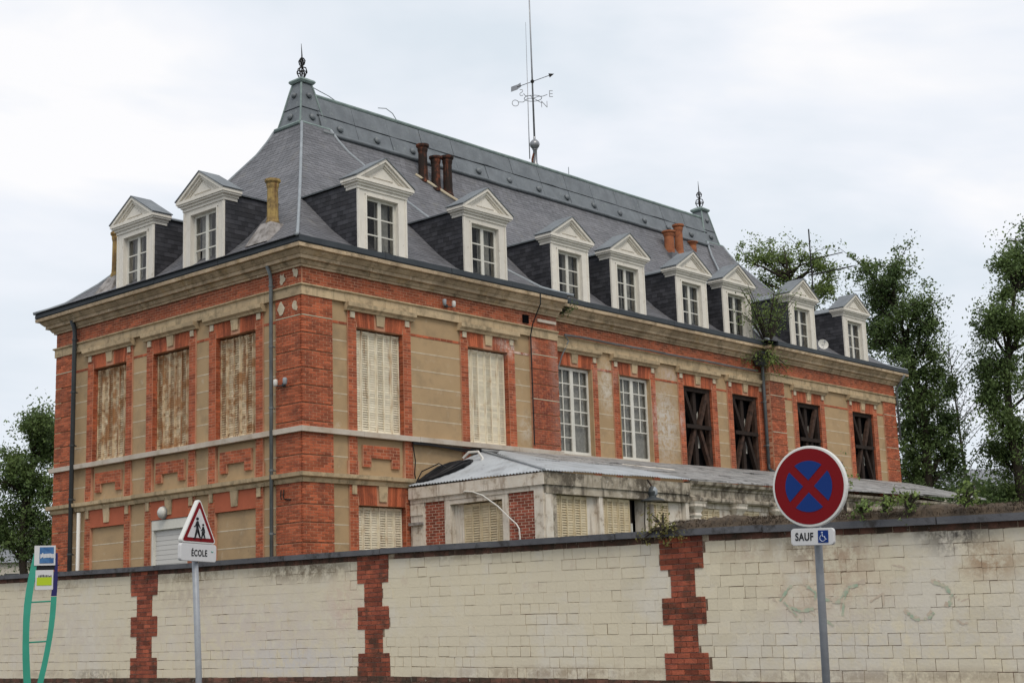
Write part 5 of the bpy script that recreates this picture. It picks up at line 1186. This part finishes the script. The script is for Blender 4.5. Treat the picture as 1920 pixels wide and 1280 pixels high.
for i in range(9): x = 77.5+i*2.7; y = 1036+pr_.uniform(-1, 1); u0 = (x-78)/PXM; b.hexa([bp(u0, bz(y+pr_.uniform(5, 9)), .04*sgn), bp(u0+.013, bz(y+7), .04*sgn), bp(u0+.013, bz(y+7), .042*sgn), bp(u0, bz(y+8), .042*sgn), bp(u0, bz(y), .04*sgn), bp(u0+.013, bz(y), .04*sgn), bp(u0+.013, bz(y), .042*sgn), bp(u0, bz(y), .042*sgn)])
b.build('poster_print', 'sign_white', B)
panel(71, 105, 1058, 1066, -.02*sgn, .02*sgn, 'print_black', 'dark_band'); panel(69.5, 101.5, 1066.5, 1103, -.02*sgn, .03*sgn, 'sign_white', 'lower_panel'); panel(72, 99, 1080, 1095, .031*sgn, .034*sgn, 'lime', 'lime_label')
b = MB()
for i in range(9): x = 75+i*2.7; y = 1076+pr_.uniform(-1, 1.5); u0 = (x-78)/PXM; b.hexa([bp(u0+a*.009, bz(y+c*4.5), (.031+.002*d)*sgn) for c in (1, 0) for a, d in ((0, 0), (1, 0), (1, 1), (0, 1))])
b.build('label_print', 'print_black', B)
for y in (1125.5, 1199): 
    b = MB(); b.tube([bp((61-78)/PXM, bz(y)), bp((98-78)/PXM, bz(y-1))], .008, 6); b.build('rung', 'teal', B)
b = MB(); b.box((-13.85, -12.15, 0), (-13.3, -11.6, .04)); b.build('base_plate', 'galvanised', B)

# ------------------------------------------------------------------ trees and plants
import numpy as np
def leaves_mesh(name, centres, n_per, spread, size, m, parent, seed, kind=None, flat=.9):
    rs = np.random.RandomState(seed); C_ = np.array(centres, float); sp = np.array([c[3] if len(c) > 3 else 1 for c in centres])[:, None] if len(centres[0]) > 3 else 1
    C3 = C_[:, :3]; idx = np.repeat(np.arange(len(C3)), n_per)
    g = rs.normal(size=(len(idx), 3)); g = g/np.maximum(1, np.linalg.norm(g, axis=1)/1.7)[:, None]
    spv = (C_[:, 3] if C_.shape[1] > 3 else np.ones(len(C3)))[idx][:, None]
    P_ = C3[idx]+g*spread*spv*np.array([1, 1, flat])
    N = len(P_); s = size*rs.uniform(.6, 1.25, size=(N, 1))
    a = rs.normal(size=(N, 3)); a /= np.linalg.norm(a, axis=1)[:, None]; b = rs.normal(size=(N, 3)); b -= a*(a*b).sum(1)[:, None]; b /= np.linalg.norm(b, axis=1)[:, None]
    c = np.cross(a, b)
    # folded diamond leaf: 4 vertices, 2 triangles
    V_ = np.stack([P_-a*s*.55, P_+b*s*.30+c*s*.10, P_+a*s*.55, P_-b*s*.30+c*s*.10], 1).reshape(-1, 3)
    o3 = V_.mean(0); me = bpy.data.meshes.new(name); me.vertices.add(len(V_)); me.vertices.foreach_set('co', (V_-o3).astype('f').ravel())
    q = np.arange(N)[:, None]*4; F_ = np.concatenate([q+[0, 1, 2], q+[0, 2, 3]], 1).reshape(-1)
    me.loops.add(len(F_)); me.loops.foreach_set('vertex_index', F_.astype('i')); me.polygons.add(2*N)
    me.polygons.foreach_set('loop_start', (np.arange(2*N)*3).astype('i')); me.polygons.foreach_set('loop_total', np.full(2*N, 3, 'i')); me.update(calc_edges=True); me.validate()
    me.materials.append(MATS[m]); o = bpy.data.objects.new(name, me); col.objects.link(o)
    if parent: o.parent = parent; o.location = Vector(o3)-wloc(parent)
    else: o.location = o3
    if kind: o['kind'] = kind
    return o
def tree(name, label, base_, crown, lobes, n_leaf, size, m, seed, trunk_r=.22, lean=(0, 0), group=None, per=70, spread=.55, lobe_fill=26, wide=1.1):
    """lobes: list of (dx, dy, z, r) foliage masses around the base point"""
    T = thing(name, label, 'tree', base_, group); rs = random.Random(seed); wood = MB(); bx, by, bz_ = base_
    lobes = list(lobes); extra = []
    for i, a in enumerate(lobes):
        near = sorted((math.dist(a[:3], b[:3]), j) for j, b in enumerate(lobes) if j != i)[:3]
        for dd, j in near:
            b = lobes[j]
            if j > i and rs.random() < .75: t_ = rs.uniform(.35, .65); extra.append((a[0]+(b[0]-a[0])*t_+rs.uniform(-.2, .2), a[1]+(b[1]-a[1])*t_+rs.uniform(-.2, .2), a[2]+(b[2]-a[2])*t_, (a[3]+b[3])*.17))
    lobes += extra
    tips = []; top = max(l[2]+l[3]*.4 for l in lobes); axis = [Vector((bx, by, 0)), Vector((bx+.1, by, crown*.6))]
    zs = [crown+(top-crown)*k/6 for k in range(7)]
    for z in zs:          # the stem wanders through the middle of the nearby foliage
        w_ = [(math.exp(-((l[2]-z-.5)/1.6)**2), l) for l in lobes]; sw = sum(a for a, _ in w_)+1e-6
        axis.append(Vector((bx+.75*sum(a*l[0] for a, l in w_)/sw, by+.75*sum(a*l[1] for a, l in w_)/sw, z)))
    wood.tube(axis, [trunk_r, trunk_r*.92]+[trunk_r*(.85-.78*k/6) for k in range(7)], 9)
    def on_axis(z):
        for p, q in zip(axis[:-1], axis[1:]):
            if z <= q.z: return p.lerp(q, max(0, (z-p.z)/(q.z-p.z)))
        return axis[-1]
    for lx, ly, lz, lr in lobes:
        c = Vector((bx+lx, by+ly, lz)); f0 = on_axis(lz-rs.uniform(.5, 1.4)); m1 = f0.lerp(c, .55)+Vector((rs.uniform(-.15, .15), rs.uniform(-.15, .15), rs.uniform(-.1, .2)))
        wood.tube([f0, m1, c], [trunk_r*.28, trunk_r*.18, trunk_r*.07], 6)
        for k in range(int(lobe_fill*(.75+lr))):
            d = Vector((rs.gauss(0, 1), rs.gauss(0, 1), rs.gauss(0, 1))).normalized(); rr = lr*(abs(rs.gauss(0, .72))+.12)*wide; t = c+Vector((d.x*rr, d.y*rr, d.z*rr))
            if k % 3 == 0: wood.tube([f0.lerp(c, .7), c.lerp(t, .5)+Vector((0, 0, .06)), t], [trunk_r*.08, trunk_r*.05, .008], 4, cap=False)
            tips.append((t.x, t.y, t.z, rs.choice((.35, .5, .8, 1.1, 1.4))))
    wood.build('trunk', 'bark', T, smooth=True)
    leaves_mesh('crown', tips, per, spread, size, m, T, seed)
    return T
def lob(pts): return pts
# left, behind the short facade: only its left half shows
tree('leafy_tree', 'dark green leafy tree at the left edge behind the end of the mansion', (9.9, 28.8, 0), 3.5,
     [(-0.5, -1.6, 10.3, 0.39), (-0.5, -0.8, 10.1, 0.26), (0.8, -0.3, 10.2, 0.35), (-0.6, 0.3, 8.9, 0.35), (-0.6, -0.5, 8.4, 0.48), (0.3, -0.4, 9.3, 0.52), (0.9, -0.4, 9.1, 0.61), (-0.2, 1.0, 8.0, 0.65), (0.0, -0.3, 7.8, 0.78), (0.7, -0.8, 7.6, 0.78), (-0.4, 1.0, 6.8, 0.78), (0.6, 0.9, 6.6, 0.87), (0.9, -0.3, 6.2, 0.87), (-0.4, 0.9, 5.7, 0.65), (0.5, 0.3, 5.3, 0.87), (0.5, -1.2, 4.7, 0.78), (-1.5, 0.2, 8.0, 0.65), (-0.6, 2.1, 6.2, 0.87)], 0, 0.12, 'leaf_mid', 21, 0.22, per=32, spread=0.26, lobe_fill=26, wide=1.3)
tree('leafy_tree', 'spreading green tree whose top shows above the roof left of the aerial', (43.3, 12.7, 0), 13.5,
     [(-2.3, 1.0, 19.4, 0.72), (-0.1, 1.0, 20.1, 0.83), (0.5, 0.1, 19.7, 0.83), (-0.1, -1.2, 19.6, 0.83), (1.0, -1.4, 19.4, 0.66), (1.3, -1.7, 18.6, 0.55), (-0.7, 1.4, 18.6, 0.83), (0.5, 0.6, 18.3, 1.1), (0.1, -1.2, 17.4, 0.83), (0.4, -1.9, 17.6, 0.5), (0.2, 1.4, 17.0, 1.1), (0.5, -0.2, 16.5, 0.96), (-0.6, 2.2, 16.7, 1.1), (-0.7, 0.1, 14.7, 1.38)], 0, 0.125, 'leaf_light', 22, 0.28, per=24, spread=0.26, lobe_fill=18, wide=1.15)
tree('leafy_tree', 'tall dark green tree standing just beyond the right end of the mansion', (36.1, 2.7, 0), 5.0,
     [(-1.8, 0.9, 16.0, 0.55), (-0.9, 1.0, 15.2, 0.68), (-1.4, -0.4, 15.9, 0.59), (0.2, 0.6, 15.4, 0.59), (-0.2, 1.2, 14.3, 0.82), (-1.4, -0.6, 13.9, 0.59), (-0.9, -1.3, 14.2, 0.5), (-1.0, 1.1, 13.0, 0.91), (0.8, 0.6, 13.1, 0.96), (0.2, -0.8, 12.8, 0.68), (-0.7, -0.1, 11.7, 1.05), (0.7, -0.8, 11.4, 0.5), (-0.9, -0.1, 10.3, 1.14), (0.3, -0.7, 10.1, 0.82), (1.2, -1.2, 11.0, 0.32), (0.4, 0.6, 8.9, 1.25), (0.6, -0.6, 8.6, 0.78), (0.9, -1.0, 9.2, 0.46), (-0.2, 0.6, 7.5, 1.37), (1.3, -0.1, 7.4, 0.78), (1.3, -0.9, 7.7, 0.36), (-0.2, 0.2, 6.3, 1.14), (1.5, 1.6, 5.4, 1.37)], 0, 0.125, 'leaf_dark', 23, 0.3, per=30, spread=0.28, lobe_fill=25, wide=1.38)
tree('leafy_tree', 'broad green tree cut by the right edge of the photo', (37.4, -1.2, 0), 5.0,
     [(-0.0, -1.3, 16.6, 0.75), (-1.7, -0.7, 15.4, 0.44), (0.6, -0.3, 15.3, 0.66), (0.8, -1.0, 15.2, 0.88), (-1.8, -0.2, 13.4, 0.66), (-0.7, -0.6, 13.0, 0.88), (0.8, -0.8, 12.9, 1.1), (-0.7, 0.7, 13.0, 0.4), (0.0, 1.2, 11.8, 0.57), (-0.5, 0.1, 11.1, 0.97), (1.2, -0.3, 10.8, 1.21), (-0.5, 1.1, 10.3, 0.44), (-0.9, 0.5, 9.3, 0.75), (0.7, -0.1, 8.7, 1.33), (0.5, 1.4, 8.2, 0.49), (1.1, 0.9, 7.5, 0.88), (1.1, -0.2, 6.7, 1.33), (0.5, 1.0, 6.2, 0.88)], 0, 0.125, 'leaf_mid', 24, 0.3, per=36, spread=0.27, lobe_fill=25, wide=1.1)
# bare young tree
T = thing('bare_tree', 'slender bare tree with thin twigs between the two big trees at right', 'tree', (46.9, 5.6, 0)); b = MB(); rs = random.Random(8)
bt = Vector((46.9, 5.6, 0)); b.tube([bt, bt+Vector((0, 0, 6)), bt+Vector((-.4, 0, 10)), bt+Vector((-1.0, -.1, 14.4))], [.12, .10, .06, .012], 6)
tips = []
for i in range(70):
    z = rs.uniform(6.3, 14.0); a = rs.uniform(0, 6.28); ln = (14.8-z)*.26+rs.uniform(.3, .9); ctr = bt+Vector((-.4-(z-10)*.13, 0, z)); d = Vector((math.cos(a), math.sin(a), rs.uniform(.5, 1.2)))
    e_ = ctr+d*ln; b.tube([ctr, ctr+d*ln*.5, e_], [.022, .014, .006], 4, cap=False)
    for k in range(5):
        s0 = ctr.lerp(e_, rs.uniform(.3, .95)); dd = Vector((rs.uniform(-1, 1), rs.uniform(-1, 1), rs.uniform(0, 1)))*.4; b.tube([s0, s0+dd], [.010, .004], 3, cap=False)
b.build('trunk', 'bark', T)
# undergrowth beyond the annex
cs = []; rs = random.Random(31)
for i in range(260):
    t = rs.random(); x = 30.5+t*16; y = -5.5+rs.uniform(-2.5, 2.5)-t*.6; cs.append((36.5+t*9+rs.uniform(-1, 1), 8.5-t*9+rs.uniform(-1, 1), rs.uniform(3.5, 6.9+.4*math.sin(t*14)), rs.uniform(.8, 1.5)))
tag(leaves_mesh('undergrowth', cs, 70, .55, .24, 'leaf_dark', None, 31), 'dark tangle of bushes under the trees at the right', 'bushes', None, 'stuff')
# sapling in the gutter
def sapling(label, base_, reach, n_st, n_leaf, size, m, seed, name='sapling', droop=0, cat='plant', per=26, spread=.16):
    T = thing(name, label, cat, base_); rs = random.Random(seed); b = MB(); tips = []; B0 = Vector(base_)
    for i in range(n_st):
        a = rs.uniform(0, 6.28); up_ = rs.uniform(.35, 1) if rs.random() > droop else -rs.uniform(.1, .7)
        e_ = B0+Vector((math.cos(a)*reach[0]*rs.uniform(.2, 1), math.sin(a)*reach[1]*rs.uniform(.2, 1)-abs(reach[1])*.2, reach[2]*up_)); m1 = B0.lerp(e_, .5)+Vector((0, 0, .12*reach[2]))
        b.tube([B0, m1, e_], [.022, .015, .006], 4, cap=False)
        for k in range(n_leaf):
            t = rs.uniform(.25, 1)**.7; p = (B0.lerp(m1, t*2) if t < .5 else m1.lerp(e_, t*2-1)); tips.append((p.x+rs.gauss(0, .05), p.y+rs.gauss(0, .05), p.z+rs.gauss(0, .05), rs.uniform(.6, 1.3)))
    b.build('stem', 'bark', T); leaves_mesh('foliage', tips, per, spread, size, m, T, seed); return T
sapling('bushy green sapling growing out of the gutter at the inner corner of the roof', (20.0, -.12, 10.35), (2.0, .7, 2.1), 34, 6, .08, 'leaf_light', 41, per=6, spread=.18)
sapling('dark weeds hanging below the gutter around the rain hopper', (19.9, -.15, 10.1), (1.7, .35, .9), 18, 5, .075, 'leaf_light', 42, 'hanging_weed', .75, per=6, spread=.15)
sapling('small tuft of weeds at the cornice step right of the long cable', (9.45, .0, 10.1), (.45, .25, .35), 9, 3, .06, 'leaf_mid', 43, 'cornice_weed', .5, per=10, spread=.08)
sapling('yellowing creeper hanging over the coping above the third brick pier', (-5.63, -14.0, 2.80), (.10, .50, .26), 17, 3, .045, 'leaf_yellow', 44, 'creeper', .75, per=6, spread=.05)
for k, (y, h, lb) in enumerate(((-16.95, .10, 'low green weeds on the wall soil just right of the round sign'), (-17.25, .22, 'thick green clump of weeds on the wall left of the two taller weeds'), (-17.55, .24, 'taller green weeds on the wall in front of the pale annex roof'), (-18.27, .24, 'rightmost leafy weed growing on the wall top'))):
    sapling(lb, (-5.62, y, 2.79-.01*k), (.10, .17, h), 9, 3, .05, 'leaf_light', 50+k, 'weed', .0, per=6, spread=.035)
sapling('tall thin weed rising behind the right rim of the round sign', (-5.3, -16.55, 2.8), (.05, .10, .75), 4, 8, .045, 'leaf_light', 61, 'tall_weed', 0, per=4, spread=.03)

# ------------------------------------------------------------------ far buildings
T = thing('far_shed', 'long grey roofed building glimpsed between the trees at the right', 'building', (78, 10, 0))
b = MB(); b.prism([(66.5, 19, 0), (81, 0.5, 0), (86, 4.4, 0), (71.5, 22.9, 0)], (0, 0, 9.4)); b.build('wall', 'tan_wall', T)
b = MB(); b.hexa([(66.1, 18.7, 9.4), (80.8, 0, 9.4), (86, 4.1, 10.9), (71.3, 22.8, 10.9), (66.1, 18.7, 9.55), (80.8, 0, 9.55), (86, 4.1, 11.05), (71.3, 22.8, 11.05)]); b.build('roof', 'shed_roof', T)
T = thing('far_house', 'pale house with a grey roof behind the tree at the left edge', 'house', (37, 79, 0))
b = MB(); b.prism([(31, 78, 0), (39, 71, 0), (44, 77, 0), (36, 84, 0)], (0, 0, 7.4)); b.build('wall', 'tan_wall', T)
b = MB(); b.add([(30.6, 78, 7.3), (39.1, 70.4, 7.3), (44.4, 76.9, 7.3), (35.8, 84.5, 7.3), (33.2, 81.2, 10.2), (41.7, 73.6, 10.2)], [(0, 1, 5, 4), (2, 3, 4, 5), (1, 2, 5), (3, 0, 4), (3, 2, 1, 0)]); b.build('roof', 'shed_roof', T)
for k in range(3):
    b = MB(); x, y = 32.5+k*2.3, 76.69-k*2.01; b.prism([(x, y-.06, 5.2), (x+.8, y-.76, 5.2), (x+.8, y-.76, 6.5), (x, y-.06, 6.5)], (.04, .05, 0)); b.build('window', 'dark_pipe', T)
